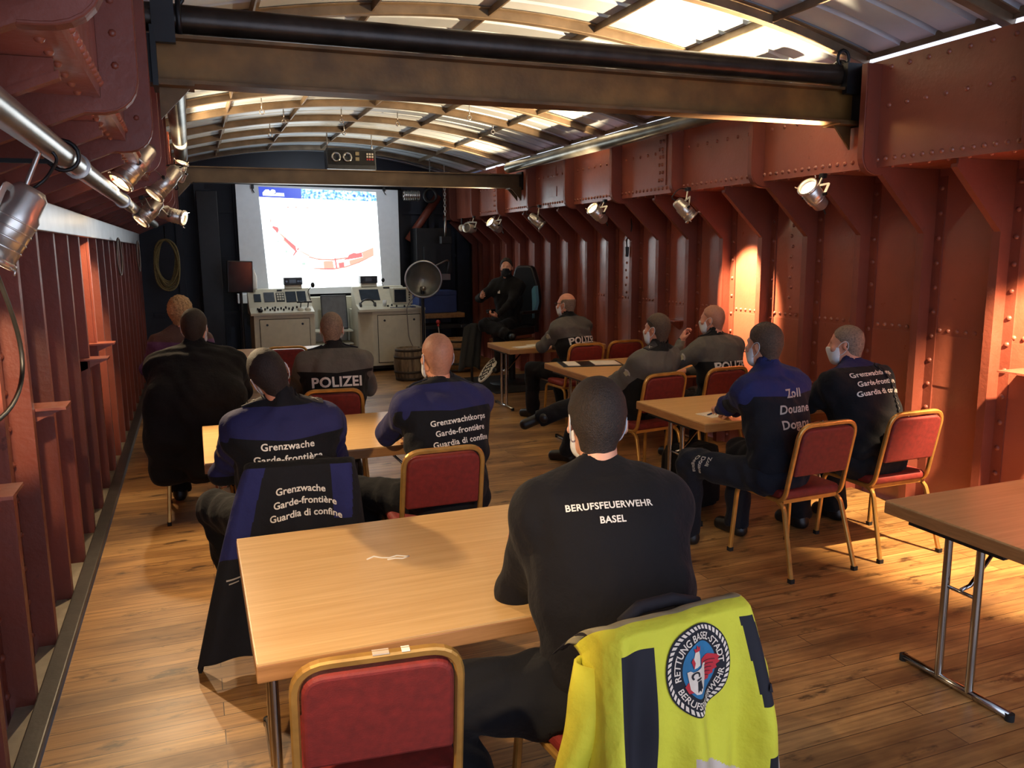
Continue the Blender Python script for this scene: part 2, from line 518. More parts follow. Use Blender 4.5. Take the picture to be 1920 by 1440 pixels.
def fit_wall(side):
    right = side == 'right'
    fr = FR_R if right else FR_L
    sg = 1 if right else -1            # outward direction
    gi = GI_R if right else GI_L
    zb = 1.93 if right else 2.12
    X = fr + sg * .105                  # the shell plating
    w = MB()
    w.b2((X, Y0, -.35), (X + sg * .02, Y1, ZG1), M['red'])
    for y in np.arange(2.2 if right else 3, 9.5, .068):      # riveted lap along the plating
        if min(abs(y - f) for f in FY) > .05:
            w.rivet((X, y, 1.28), (-sg, 0, 0), .016, M['red'])
    w.b2((X - sg * .006, 1.0, .9), (X, 13.9, 1.245), M['red'])
    if right:
        for ys in (5.52, 8.34):                              # double riveted butt straps
            w.b2((X - sg * .012, ys - .13, 1.3), (X, ys + .13, 2.2), M['red'])
            for z in np.arange(1.34, 2.2, .085):
                for q in (-.075, .075):
                    w.rivet((X - sg * .012, ys + q + .02 * ((int(z * 12)) % 2), z), (-sg, 0, 0), .016, M['red'])
    o = tag(w.build('wall_' + side), kind='structure')
    for k, y in enumerate(FY):
        even = (k % 2 == 1)
        f = MB(); c = M['red_dark']
        f.b2((fr, y - .006, -.3), (X, y + .006, 2.36), c)                       # web
        f.b2((fr - sg * .002, y - .0085, -.3), (fr + sg * .012, y + .05, 2.02), c)  # bulb edge
        f.b2((X - sg * .012, y - .075, -.3), (X, y, 2.3), c)                    # riveted toe
        if y < 9:
            for z in np.arange(.08, 2.25, .165):
                f.rivet((X - sg * .012, y - .042, z), (-sg, 0, 0), .018, c)
        # bracket plate up to the girder
        f.prism([(fr + sg * .01, zb), (gi + sg * .06, 2.30), (gi + sg * .06, 2.349), (X, 2.349), (X, zb)], y - .007, y + .007, c)
        f.prism([(fr + sg * .0, zb + .02), (gi + sg * .05, 2.32), (gi + sg * .05, 2.30), (fr + sg * .0, zb - .005)], y - .0095, y + .035, c)
        f.build('hull_frame', o)
    g = MB(); c = M['red']
    g.b2((gi, Y0, ZG0 - .004), (gi + sg * .02, Y1, ZG1 + .004), c)
    g.b2((gi + sg * .008, Y0, ZG0), (X, Y1, ZG0 + .014), c)
    g.b2((gi + sg * .008, Y0, ZG1 - .02), (X, Y1, ZG1), c)
    for y in np.arange(1.6, 12.4, .07):
        g.rivet((gi, y, ZG0 + .045), (-sg, 0, 0), .0165, c)
    for y in np.arange(1.6, 12.4, .07 * 2):
        g.rivet((gi, y, ZG0 + .37), (-sg, 0, 0), .0165, c)
        g.rivet((gi, y, ZG1 - .05), (-sg, 0, 0), .0165, c)
        g.rivet((gi + sg * .06, y, ZG0), (0, 0, -1), .013, c)
    for yb in (6.82, 11.35) if right else (7.2,):
        g.b2((gi - sg * .008, yb - .10, ZG0 + .07), (gi, yb + .05, ZG1 - .01), c)
        for z in np.arange(ZG0 + .12, ZG1 - .03, .07):
            g.rivet((gi - sg * .008, yb - .05 + .014 * (int(z * 15) % 2), z), (-sg, 0, 0), .018, c)
            g.rivet((gi - sg * .008, yb + .0 + .014 * (int(z * 15) % 2), z), (-sg, 0, 0), .018, c)
    for yb, zz in ((2.95, .10), (9.3, .10)) if right else ():
        g.b2((gi - sg * .007, yb - .12, ZG0 + zz + .02), (gi, yb + .12, ZG0 + zz + .14), c)
        g.b2((gi - sg * .007, yb - .10, ZG0 + zz + .26), (gi, yb + .10, ZG0 + zz + .38), c)
    gg = g.build('deck_girder', o)
    for k, y in enumerate(FY):
        if k % 2 == 1:
            s = MB(); a = gi - sg * .11
            prof = rounded([(a, 0, ZG1 - .02), (a, 0, ZG0 - .045), (gi + sg * .16, 0, ZG0 - .045), (fr + sg * .01, 0, zb)], [.17, .12], 7)
            edge = [(p.x, p.z) for p in prof]
            s.prism(edge + [(fr + sg * .01, zb + .12), (gi + sg * .22, ZG0 + .002), (gi - sg * .001, ZG0 + .002), (gi - sg * .001, ZG1 - .02)], y - .009, y + .009, M['red_dark'])
            wd = .05
            s.sweep([(p.x, y + .02, p.z) for p in prof], rect_prof(wd, .014, .003), M['red_dark'], up=(1, 0, 0), smooth=False)
            if not right:
                for z in np.arange(ZG0 + .1, ZG1, .1):
                    s.rivet((gi - sg * .05, y - .006, z), (0, -1, 0), .014, M['red_dark'])
            s.build('girder_stiffener', gg)
    return o


wr = fit_wall('right')
wl = fit_wall('left')


def fit_back():
    m = MB(); c = M['navy_wall']
    m.b2((-.9, 14.0, -.3), (4.9, 14.06, 3.45), c)
    for x in (-.15, .15, .72, 3.34, 3.9, 4.4):
        m.b2((x - .05, 13.86, 0), (x + .05, 14, 2.9), c)
    for z in (.85, 1.72, 2.45):
        m.b2((-.6, 13.93, z), (.7, 14, z + .05), c); m.b2((3.35, 13.93, z), (4.6, 14, z + .05), c)
    o = tag(m.build('wall_back'), kind='structure')
    p = MB(); p.b2((.12, 13.3, 0), (.42, 13.6, 2.75), M['black_steel'], .01); p.build('pillar', o)
    q = MB(); q.tube([(3.45, 13.75, 2.0), (4.0, 13.75, 2.75)], .07, M['red_dark']); q.build('diagonal_strut', o)
    return o


fit_back()

# roof: a shallow arch of ribbed sheet on curved steel
RX0, RX1, RZ = -.36, 4.31, 3.05
SAG = .35


def arch(u):
    """u 0..1 across the hold"""
    x = RX0 + (RX1 - RX0) * u
    return x, RZ + SAG * (1 - (2 * u - 1) ** 2)


def fit_roof():
    ys = []; dz = []
    y = Y0
    while y < Y1 + .3:                                   # trapezoid ribs of the sheet
        for d, h in ((0, 0), (.21, 0), (.222, .03), (.258, .03)):
            ys.append(y + d); dz.append(h)
        y += .27
    n = 40; vs = []; fs = []
    for j, yy in enumerate(ys):
        for i in range(n + 1):
            x, z = arch(i / n); vs.append((x, yy, z + .045 + dz[j]))
    for j in range(len(ys) - 1):
        for i in range(n):
            a = j * (n + 1) + i
            fs.append((a, a + 1, a + n + 2, a + n + 1))
    m = MB(); m.add(vs, fs, M['roof'])
    o = tag(m.build('ceiling'), kind='structure')
    sol = o.modifiers.new('thickness', 'SOLIDIFY'); sol.thickness = .004; sol.offset = 1
    for yy in [1.55, 2.5, 3.45, 4.5, 5.5, 6.5, 7.4, 8.29, 9.15, 10.2, 11.2, 12.2, 13.2]:
        big = abs(yy - 4.5) < .01 or abs(yy - 3.45) < .01
        r = MB()
        pts = [(arch(i / 30)[0], yy, arch(i / 30)[1] + .01) for i in range(31)]
        h, w = (.06, .06)
        r.sweep(pts, rect_prof(w, h, .004), M['rib'], up=(0, 0, 1), smooth=False)
        r.sweep([(x, yy - .05, z + .028) for x, _, z in pts], rect_prof(.05, .008, .002), M['rib'], up=(0, 0, 1), smooth=False)
        r.build('roof_rib', o)
    for u in (.17, .33, .5, .67, .83):
        x, z = arch(u); p = MB(); sl = -SAG * 4 * (2 * u - 1) / (RX1 - RX0)
        rot = Matrix.Rotation(-math.atan(sl), 3, 'Y')
        p.box((x, (1.5 + 13.2) / 2, z + .018), (.012, 11.7, .05), M['rib'], rot)
        p.box((x + .02, (1.5 + 13.2) / 2, z + .04), (.045, 11.7, .008), M['rib'], rot)
        p.build('roof_purlin', o)
    for x, sg in ((RX0 + .02, -1), (RX1 - .02, 1)):
        e = MB(); u = (x - RX0) / (RX1 - RX0); z = arch(u)[1]
        e.b2((x - .006, Y0, z + .012), (x + .006, Y1, z + .07), M['rib'])
        e.build('roof_edge_angle', o)
    hk = 0
    for (x, yy) in [(.75, 8.75), (1.05, 9.6), (1.7, 9.7), (2.35, 9.7), (1.0, 10.7), (1.9, 10.7), (3.3, 7.0), (2.9, 8.7), (3.35, 9.2)]:
        u = (x - RX0) / (RX1 - RX0); z = arch(u)[1]
        h = MB(); h.tube([(x, yy, z + .04), (x, yy, z - .07)], .006, M['rail'], 6)
        h.tube([(x + .022 * math.cos(t), yy, z - .092 + .022 * math.sin(t)) for t in np.linspace(0, 2 * PI, 14)[:-1]], .006, M['rail'], 6, True)
        h.build('eye_hook', o)


fit_roof()


# ------------------------------------------------------------------ beams, pipes, ducts
def i_beam(name, y, z0, z1, label, mat, shoes):
    t = thing(name, label, 'steel beam', (2.0, y, z0))
    m = MB(); h = z1 - z0; x0, x1 = -.09 - 2.0, GI_R - .02 - 2.0
    m.b2((x0, -.075, 0), (x1, .075, .016), mat); m.b2((x0, -.075, h - .016), (x1, .075, h), mat); m.b2((x0, -.006, .016), (x1, .006, h - .016), M['beam_web'] if mat is M['beam'] else mat)
    m.build('beam', t)
    for sx, xx in ((1, x1), (-1, x0)):
        s = MB(); s.b2((xx - .012 + .01 * sx, -.1, -.02), (xx + .012 + .01 * sx, .1, h + .03), M['black_steel'])
        s.b2((xx - sx * .16 if sx > 0 else xx, -.085, -.012), (xx if sx > 0 else xx - sx * .16, .085, 0), mat)
        for q in shoes:
            s.prism([(xx - sx * .15, 0), (xx, 0), (xx, -.16)], q - .006, q + .006, mat)
        if sx < 0: s.b2((xx - .14, -.06, 0), (xx, .06, h), M['black_steel'])
        s.build('beam_shoe', t)
    return t


i_beam('steel_beam', 4.42, 2.64, 2.86, 'dark rusty steel I-beam across the hold under the black pipe', M['beam'], (0,))
i_beam('steel_beam', 10.35, 2.64, 2.82, 'bronze steel I-beam across the hold just above the projection screen', M['beam_far'], (-.07, .07))

t = thing('crossing_pipe', 'thick black pipe crossing the hold above the near steel beam', 'pipe', (2.0, 4.43, 2.948))
m = MB(); m.cyl((GI_L - 2.0 + .03, 0, 0), (GI_R - 2.05, 0, 0), .066, M['pipe_dark'], n=24); m.build('pipe', t)
for sx, xx in ((1, GI_R - 2.13), (-1, GI_L - 2 + .26)):
    m = MB()
    m.tube([(xx, .085 * math.cos(a), .085 * math.sin(a)) for a in np.linspace(0, 2 * PI, 20)[:-1]], .012, M['black_steel'], 8, True)
    m.tube([(xx + .02 * sx + .045 * math.cos(a), -.01, .105 + .05 * math.sin(a)) for a in np.linspace(0, 2 * PI, 16)[:-1]], .011, M['black_steel'], 8, True)
    m.b2((xx - .02, -.1, -.13), (xx + .12 * sx, -.06, .06), M['black_steel'])
    m.build('shackle', t)


def long_pipe(name, x, y0, y1, z, r, mat, label, coll=()):
    t = thing(name, label, 'pipe', (x, y0, z))
    m = MB(); m.cyl((0, 0, 0), (0, y1 - y0, 0), r, mat, n=20); m.build('pipe', t)
    for y in coll:
        k = MB(); k.cyl((0, y - y0 - .02, 0), (0, y - y0 + .02, 0), r * 1.22, mat, n=20); k.build('pipe_collar', t)
    return t


long_pipe('deck_pipe', 3.965, 4.75, 10.3, 2.90, .068, M['pipe'], 'galvanised pipe running along the top of the right girder')
long_pipe('deck_pipe', -.03, 4.85, 10.2, 2.90, .068, M['pipe'], 'galvanised pipe running along the top of the left girder')
rl = long_pipe('lamp_rail', -.40, 1.0, 11.4, 2.19, .041, M['rail'], 'steel rail under the left girder that carries the spot lamps', (3.75, 6.1))
m = MB()
m.tube([(.0 + .052 * math.cos(a), 2.35, .052 * math.sin(a)) for a in np.linspace(0, 2 * PI, 18)[:-1]], .008, M['black_steel'], 6, True)
m.b2((-.25, 2.34, -.03), (-.03, 2.36, -.015), M['black_steel'])
m.build('rail_clamp', rl)
t = thing('cable_duct', 'bright aluminium cable duct along the left frames', 'cable duct', (-.697, 2.6, 1.96))
m = MB(); m.b2((-.02, 0, 0), (.02, 10.4, .15), M['duct'], .004); m.build('channel', t)
m = MB()
for y in np.arange(.4, 10.3, 1.13):
    m.b2((-.03, y, .02), (-.02, y + .03, .13), M['duct'])
m.build('fixing_clip', t)

# small plates welded to frames as ledges
for (x0, x1, y, z, lab) in ((-.82, -.60, 4.38, 1.12, 'small steel ledge on the left frames nearest the camera and brightly lit'),
                            (-.82, -.60, 6.45, 1.10, 'small dark steel ledge on the left frames, lower of the middle pair'),
                            (-.82, -.60, 7.02, 1.15, 'small pale steel ledge on the left frames, upper of the middle pair'),
                            (-.82, -.60, 3.1, 1.05, 'small dark steel ledge on the left frames at the picture edge'),
                            (4.48, 4.70, 3.32, 1.09, 'brightly lit steel ledge on the right hull beside the hot light spot'),
                            (4.54, 4.70, 7.3, 1.1, 'small steel ledge on the right hull behind the glasses-wearing officers')):
    m = MB(); ym = .16 if x0 > 0 else .09
    m.b2((x0, y - ym, z), (x1, y + ym, z + .012), M['red'])
    m.prism([(x0 if x0 > 0 else x1, z), (x1 if x0 > 0 else x0, z), (x1 if x0 > 0 else x0, z - .1)], y - .004, y + .004, M['red'])
    tag(m.build('wall_ledge'), lab, 'ledge')
# ------------------------------------------------------------------ tables and chairs
def make_table(x0, x1, y0, y1, label, z=.73):
    t = thing('folding_table', label, 'table', ((x0 + x1) / 2, (y0 + y1) / 2, 0), 0, 'beech folding tables')
    w, d = x1 - x0, y1 - y0
    m = MB(); m.box((0, 0, z - .006), (w - .004, d - .004, .012), M['beech'], None, .002); m.build('tabletop', t)
    m = MB()
    m.box((0, 0, z - .033), (w, d, .052), M['beech_edge'], None, .004); m.build('edge_band', t)
    for s in (-1, 1):
        x = s * (w / 2 - .07)
        foot = MB(); foot.tube([(x, -d * .36, .018), (x, d * .36, .018)], .017, M['chrome'], 10)
        for e in (-1, 1):
            foot.cyl((x, e * d * .36, 0), (x, e * d * .36, .03), .018, M['rubber'])
        foot.build('foot_bar', t)
        for e in (-.075, .075):
            p = MB(); p.cyl((x, e, .02), (x, e, z - .055), .0165, M['chrome'], n=14); p.build('leg', t)
        b = MB(); b.tube([(x, -.075, z - .3), (x, .075, z - .3)], .008, M['chrome'], 8)
        b.tube([(x, .0, z - .29), (x - s * .05, 0, z - .28), (x - s * .26, 0, z - .06)], .008, M['chrome'], 8)
        b.build('folding_brace', t)
        c = MB(); c.box((x - s * .1, 0, z - .065), (.34, d * .62, .012), M['black_steel']); c.build('mounting_plate', t)
    return t


make_table(.09, 1.36, 2.20, 3.27, 'nearest beech table with pale scratch, in front of the navy sweatshirt person')
make_table(-.01, 1.34, 4.55, 5.57, 'beech table in front of the two guards with blue shoulders')
make_table(.33, 1.60, 8.95, 9.9, 'small-looking beech table in front of the cream consoles')
make_table(3.0, 4.35, 4.33, 5.21, 'beech table where the blue-sleeved customs person writes')
make_table(3.2, 4.5, 6.30, 7.38, 'beech table carrying a black folder, before two leaning police officers')
make_table(3.28, 4.5, 8.54, 9.3, 'farthest beech table on the right, white paper on it')
make_table(2.81, 4.5, 1.95, 2.67, 'beech table cut by the right picture edge, red glow on its top')


def make_chair(label, x, y, rz):
    t = thing('banquet_chair', label, 'chair', (x, y, 0), R_(rz), 'gold framed banquet chairs')
    g = M['gold']
    # seat rail and back loop in one bent tube
    L = rounded([(-.205, .18, .425), (-.205, -.185, .425), (-.200, -.285, .885), (.200, -.285, .885), (.205, -.185, .425), (.205, .18, .425)], [.07, .085, .085, .07], 7)
    m = MB(); m.sweep(L, rect_prof(.024, .024, .005), g, up=(1, 0, 0), smooth=False); m.build('back_frame', t)
    for yy in (.19, -.16):
        m = MB(); m.box((0, yy, .425), (.39, .022, .022), g); m.build('seat_rail', t)
    # panel
    p = MB(); rot = Matrix.Rotation(math.atan2(.1, .46), 3, 'X')
    poly = [(q.x, q.z) for q in rounded([(-.188, 0, -.14), (-.184, 0, .14), (.184, 0, .14), (.188, 0, -.14)], .06, 6)]
    bm = MB(); bm.prism(poly, -.021, .021, M['red_seat'])
    cv = Vector((0, -.243 - .008, .725))
    for vs in range(len(bm.v)):
        q = rot @ Vector(bm.v[vs]); bm.v[vs] = tuple(q + cv)
    o = bm.build('backrest', t)
    bv = o.modifiers.new('soft', 'BEVEL'); bv.width = .012; bv.segments = 3; bv.limit_method = 'ANGLE'
    s = MB()
    poly = [(q.x, q.y) for q in rounded([(-.06, -.19, 0), (-.215, -.19, 0), (-.215, .215, 0), (.215, .215, 0), (.215, -.19, 0), (-.06, -.19, 0)], [.05, .07, .07, .05], 6)][:-1]
    s.prism(poly, .437, .490, M['red_seat'], 'XY')
    o = s.build('seat', t)
    bv = o.modifiers.new('soft', 'BEVEL'); bv.width = .022; bv.segments = 4; bv.limit_method = 'ANGLE'
    for sx in (-1, 1):
        for pts in ([(sx * .205, .10, .425), (sx * .205, .215, .425), (sx * .222, .245, .012)], [(sx * .205, -.13, .425), (sx * .207, -.19, .40), (sx * .232, -.30, .012)]):
            l = MB(); l.sweep(rounded(pts, .06, 5), rect_prof(.024, .024, .005), g, up=(1, 0, 0), smooth=False); lo = l.build('leg', t)
            e = pts[-1]; f = MB(); f.box((e[0], e[1], .012), (.028, .028, .024), M['rubber']); f.build('foot_cap', lo)
    return t


CH = [
    ('empty banquet chair with bare red backrest nearest the camera', .385, 2.11, -6),
    ('banquet chair under the yellow high visibility jacket', 1.08, 1.97, 6),
    ('banquet chair hidden under the blue and black jacket', .43, 3.93, -8),
    ('banquet chair of the shaven guard, red back toward the nearest table', 1.09, 4.03, 0),
    ('banquet chair of the officer with the white back lettering beside the consoles', .90, 5.97, -8),
    ('banquet chair under the broad person in the black coat', -.04, 6.16, 2),
    ('empty banquet chair at the small-looking table before the consoles', .87, 8.78, -6),
    ('banquet chair of the balding officer at the farthest right table', 3.68, 7.72, 4),
    ('empty banquet chair by the right hull at the farthest right table', 4.20, 7.80, 0),
    ('banquet chair of the officer lounging with crossed legs', 3.32, 5.66, 8),
    ('banquet chair of the bald officer leaning on a hand', 3.95, 5.72, 4),
    ('banquet chair of the customs person, standing freely on the floor', 3.21, 3.76, 2),
    ('banquet chair nearest the right hull, its red seat lit from the side', 3.90, 3.79, 0),
    ('banquet chair of the blond person beside the left hull', -.10, 7.72, 4),
]
for c in CH:
    make_chair(*c)
# ------------------------------------------------------------------ spot lamps
def spot_lamp(label, loc, aim, r=.062, ln=.2, power=0, angle=60, hang=(0, 0, .2), blend=.5, light_aim=None, group='aluminium spot lamps'):
    """a parabolic can on a yoke; loc is the can's centre, aim the direction its lens faces"""
    t = thing('spot_lamp', label, 'spot lamp', loc, 0, group)
    d = Vector(aim).normalized(); A = M['alu']
    p0 = -d * ln * .55
    h = MB()
    h.lathe([(0, 0), (r * .55, .0), (r * .78, ln * .08), (r * .82, ln * .3), (r * .94, ln * .36), (r * .94, ln * .98), (r * .86, ln * .98), (r * .84, ln * .55), (0, ln * .5)], p0, d, A, 24)
    for q in (.44, .56, .68, .8):
        h.lathe([(r * .95, ln * q), (r * .99, ln * (q + .012)), (r * .95, ln * (q + .024))], p0, d, A, 24)
    h.build('housing', t)
    g = MB(); g.lathe([(r * .9, ln * .95), (r * 1.06, ln * .96), (r * 1.08, ln * 1.03), (r * .9, ln * 1.04)], p0, d, A, 24)
    u = d.orthogonal().normalized(); w = d.cross(u)
    for a in (0, 2.1, 4.2):
        c = p0 + d * ln * 1.02 + (u * math.cos(a) + w * math.sin(a)) * r * 1.05
        g.tube([c, c + (u * math.cos(a) + w * math.sin(a)) * .012, c + (u * math.cos(a) + w * math.sin(a)) * .016 + d * .014], .004, A, 6)
    g.build('front_ring', t)
    le = MB(); le.lathe([(0, ln * .945), (r * .6, ln * .93), (r * .88, ln * .9)], p0, d, M['lens_on'] if power else M['lens_off'], 24)
    le.build('lens', t)
    hv = Vector(hang); sd = d.cross(hv)
    if sd.length < 1e-3: sd = u
    sd.normalize()
    y = MB()
    top = hv
    hd = hv.normalized()
    pts = [sd * r * 1.12, sd * r * 1.12 + hd * r * 1.5, -sd * r * 1.12 + hd * r * 1.5, -sd * r * 1.12]
    y.sweep(rounded(pts, .01, 3), rect_prof(.022, .004, .001), A, up=d, smooth=False)
    y.cyl(hd * r * 1.5, hv, .008, A, n=8)
    y.build('yoke', t)
    for q in (1, -1):
        kn = MB(); kn.cyl(sd * r * q, sd * r * 1.35 * q, .011, M['black_plastic'], n=10); kn.build('tilt_knob', t)
    ck = MB(); ck.box(hv, (.04, .04, .035), M['black_steel'], None, .006); ck.build('clamp', t)
    if power:
        L = bpy.data.lights.new('spot_light', 'SPOT'); L.energy = power; L.color = WARM
        L.spot_size = R_(angle); L.spot_blend = blend; L.shadow_soft_size = r * .5
        lo = bpy.data.objects.new('lamp_light', L); COL.objects.link(lo); lo.parent = t
        la = Vector(light_aim).normalized() if light_aim is not None else d
        lo.location = p0 + d * ln * 1.06
        lo.rotation_euler = la.to_track_quat('-Z', 'Y').to_euler()
    cab = MB()
    e = p0
    cab.tube(rounded([e, e - d * .07 + Vector((0, 0, -.03)), e - d * .02 + hv * .4 + sd * .05, hv], .05, 5), .005, M['cable_black'], 6); cab.build('lamp_cord', t)
    return t


# right side, hung under the girder
spot_lamp('spot lamp on the right girder nearest the camera, lens glowing toward the roof', (4.0, 4.58, 2.19), (-.80, -.22, .56), .066, .22, 330, 96, (.12, .06, .14), light_aim=(-.50, .25, .85))
spot_lamp('second spot lamp along the right girder, pointing down at the hull', (4.02, 6.2, 2.17), (.52, -.25, -.62), .064, .2, 320, 50, (.06, .05, .18), light_aim=(.60, -.02, -.62))
spot_lamp('third spot lamp along the right girder, lens lit toward the roof', (4.0, 7.8, 2.20), (-.78, -.24, .56), .066, .22, 175, 100, (.11, .06, .14), light_aim=(-.55, .35, .8))
spot_lamp('fourth spot lamp along the right girder, dark lens pointing down', (4.02, 9.5, 2.19), (.52, -.3, -.5), .064, .2, 0, 60, (.06, .05, .18))
spot_lamp('fifth spot lamp along the right girder, small and lit near the presenter', (4.0, 10.95, 2.17), (-.78, -.26, .5), .066, .22, 110, 100, (.11, .06, .16), light_aim=(-.6, -.1, .8))
spot_lamp('black spot lamp at the far end of the right girder', (3.95, 11.9, 2.16), (-.7, -.5, .1), .07, .2, 0, 60, (.08, .05, .17), group='other lamps')
spot_lamp('spot lamp high on the right hull by the picture edge, lighting the ledge', (4.28, 2.75, 2.16), (.33, .32, -.80), .064, .2, 430, 84, (.06, 0, .18), light_aim=(.26, .25, -.8))
# left side, on the rail
spot_lamp('spot lamp on the left rail behind the large one, shining on the nearest table', (-.38, 1.2, 2.02), (.95, 1.30, -1.15), .068, .24, 75, 62, (-.02, .0, .13))
spot_lamp('large spot lamp cut by the left picture edge', (-.50, 2.86, 1.93), (-.52, -.12, -.85), .068, .24, 60, 30, (.1, .06, .25), light_aim=(-.22, 1.25, -.55))
spot_lamp('biggest of the spot lamps clustered on the left rail, its lens lighting the rail', (-.27, 5.3, 2.34), (-.52, -.25, -.62), .070, .28, 150, 96, (-.12, -.03, .1), light_aim=(.18, -.48, -.82))
spot_lamp('spot lamp behind the biggest one on the left rail', (-.14, 6.5, 2.34), (-.55, -.2, -.62), .068, .26, 90, 42, (-.1, .05, .1), light_aim=(-.56, .75, -.75))
spot_lamp('lowest lit spot lamp in the left rail cluster', (-.29, 7.3, 2.17), (-.55, -.25, -.6), .066, .23, 30, 70, (-.05, 0, .11), light_aim=(-.2, -.7, -.8))
spot_lamp('farthest spot lamp in the left rail cluster, lens toward the room', (-.13, 8.0, 2.17), (.72, -.3, -.2), .066, .22, 70, 100, (-.1, .03, .12), light_aim=(.45, -.1, .88))
spot_lamp('spot lamp on the left girder above the near beam lighting the roof', (-.05, 8.7, 2.62), (.3, -.3, .8), .06, .18, 60, 110, (-.05, 0, -.1), light_aim=(.4, .1, .9))
# ------------------------------------------------------------------ people: smooth-union fields turned into surfaces
class Field:
    """a signed distance field on a grid, filled primitive by primitive"""
    def __init__(self, lo, hi, h):
        self.h = h
        self.lo = np.array(lo, dtype=np.float32) - 2 * h
        self.n = np.ceil((np.array(hi) - self.lo) / h).astype(int) + 3
        self.F = np.full(tuple(self.n), .3, dtype=np.float32)

    def block(self, lo, hi, mrg):
        a = np.maximum(np.floor((np.array(lo) - mrg - self.lo) / self.h).astype(int), 0)
        b = np.minimum(np.ceil((np.array(hi) + mrg - self.lo) / self.h).astype(int) + 1, self.n)
        if np.any(b <= a): return None
        ax = [self.lo[i] + self.h * np.arange(a[i], b[i], dtype=np.float32) for i in range(3)]
        X, Y, Z = np.meshgrid(*ax, indexing='ij', sparse=True)
        return (slice(a[0], b[0]), slice(a[1], b[1]), slice(a[2], b[2])), X, Y, Z

    def put(self, sl, d, k, op):
        A = self.F[sl]
        if op == 'sub':
            self.F[sl] = np.maximum(A, -d); return
        if k <= 0:
            self.F[sl] = np.minimum(A, d); return
        hh = np.maximum(k - np.abs(A - d), 0) / k
        self.F[sl] = np.minimum(A, d) - hh * hh * k * .25

    def cone(self, a, b, ra, rb, k=.03, op='add', flat=None):
        """a tapered capsule; flat=(axis, factor) thins it along an axis"""
        a = np.array(a, dtype=np.float32); b = np.array(b, dtype=np.float32); r = max(ra, rb) * 1.05
        q = self.block(np.minimum(a, b) - r, np.maximum(a, b) + r, max(k, 0) + 3 * self.h)
        if q is None: return
        sl, X, Y, Z = q
        ba = b - a; L = float(ba @ ba) + 1e-9
        px, py, pz = X - a[0], Y - a[1], Z - a[2]
        t = np.clip((px * ba[0] + py * ba[1] + pz * ba[2]) / L, 0, 1)
        dx, dy, dz = px - t * ba[0], py - t * ba[1], pz - t * ba[2]
        d2 = dx * dx + dy * dy + dz * dz
        if flat is not None:
            ax = np.array(flat[0], dtype=np.float32); c = dx * ax[0] + dy * ax[1] + dz * ax[2]
            d2 = d2 + c * c * (flat[1] ** 2 - 1)
        self.put(sl, np.sqrt(d2) - (ra + (rb - ra) * t), k, op)

    def ell(self, c, r, fr=None, k=.03, op='add'):
        """ellipsoid with axes fr (columns right, forward, up)"""
        c = np.array(c, dtype=np.float32); r = np.array(r, dtype=np.float32)
        A = np.eye(3, dtype=np.float32) if fr is None else np.array(fr, dtype=np.float32)
        e = np.sqrt(((A * r) ** 2).sum(1))
        q = self.block(c - e, c + e, max(k, 0) + 3 * self.h)
        if q is None: return
        sl, X, Y, Z = q
        px, py, pz = X - c[0], Y - c[1], Z - c[2]
        k0 = 0; k1 = 0
        for i in range(3):
            u = (px * A[0, i] + py * A[1, i] + pz * A[2, i]) / r[i]
            k0 = k0 + u * u; k1 = k1 + (u / r[i]) ** 2
        k0 = np.sqrt(k0); k1 = np.sqrt(k1) + 1e-6
        self.put(sl, np.maximum(k0 * (k0 - 1) / k1, k0 * r.min() - r.min() if False else k0 * (k0 - 1) / k1), k, op)

    def all(self):
        ax = [self.lo[i] + self.h * np.arange(self.n[i], dtype=np.float32) for i in range(3)]
        return np.meshgrid(*ax, indexing='ij', sparse=True)

    def plane(self, p, nrm):
        """keep only the side that nrm points away from"""
        X, Y, Z = self.all(); p = np.array(p, dtype=np.float32); nn = np.array(nrm, dtype=np.float32); nn = nn / np.linalg.norm(nn)
        d = (X - p[0]) * nn[0] + (Y - p[1]) * nn[1] + (Z - p[2]) * nn[2]
        self.F = np.maximum(self.F, d)

    def ripple(self, amp, s=1.0, seed=0):
        """soft folds in cloth"""
        X, Y, Z = self.all(); o = seed * 1.7
        d = np.sin(17 * s * Z + 6 * np.sin(9 * s * X + o) + 3 * np.sin(7 * s * Y)) * np.sin(11 * s * X + 5 * np.sin(6 * s * Z + o)) + .6 * np.sin(31 * s * Z + 9 * np.sin(8 * s * Y + o) + 13 * s * X)
        self.F += (amp * d).astype(np.float32)

    def mesh(self):
        F = self.F; n = self.n
        # the border is outside
        F[0], F[-1] = .1, .1; F[:, 0], F[:, -1] = .1, .1; F[:, :, 0], F[:, :, -1] = .1, .1
        s = F < 0
        cnt = np.zeros(tuple(n - 1), dtype=np.int8)
        for dx in (0, 1):
            for dy in (0, 1):
                for dz in (0, 1):
                    cnt += s[dx:n[0] - 1 + dx, dy:n[1] - 1 + dy, dz:n[2] - 1 + dz]
        act = (cnt > 0) & (cnt < 8)
        I = np.argwhere(act)
        idx = np.full(act.shape, -1, dtype=np.int64); idx[act] = np.arange(len(I))
        cv = {}
        for dx in (0, 1):
            for dy in (0, 1):
                for dz in (0, 1):
                    cv[dx, dy, dz] = F[I[:, 0] + dx, I[:, 1] + dy, I[:, 2] + dz]
        acc = np.zeros((len(I), 3)); w = np.zeros(len(I))
        K = list(cv)
        for a in K:
            for ax in range(3):
                if a[ax] == 0:
                    b = list(a); b[ax] = 1; b = tuple(b)
                    fa, fb = cv[a], cv[b]; m = (fa < 0) != (fb < 0)
                    t = np.where(m, fa / np.where(m, fa - fb, 1), 0)
                    p = np.tile(np.array(a, dtype=float), (len(I), 1)); p[:, ax] += t
                    acc += p * m[:, None]; w += m
        V = (I + acc / np.maximum(w, 1)[:, None]) * self.h + self.lo
        Q = []
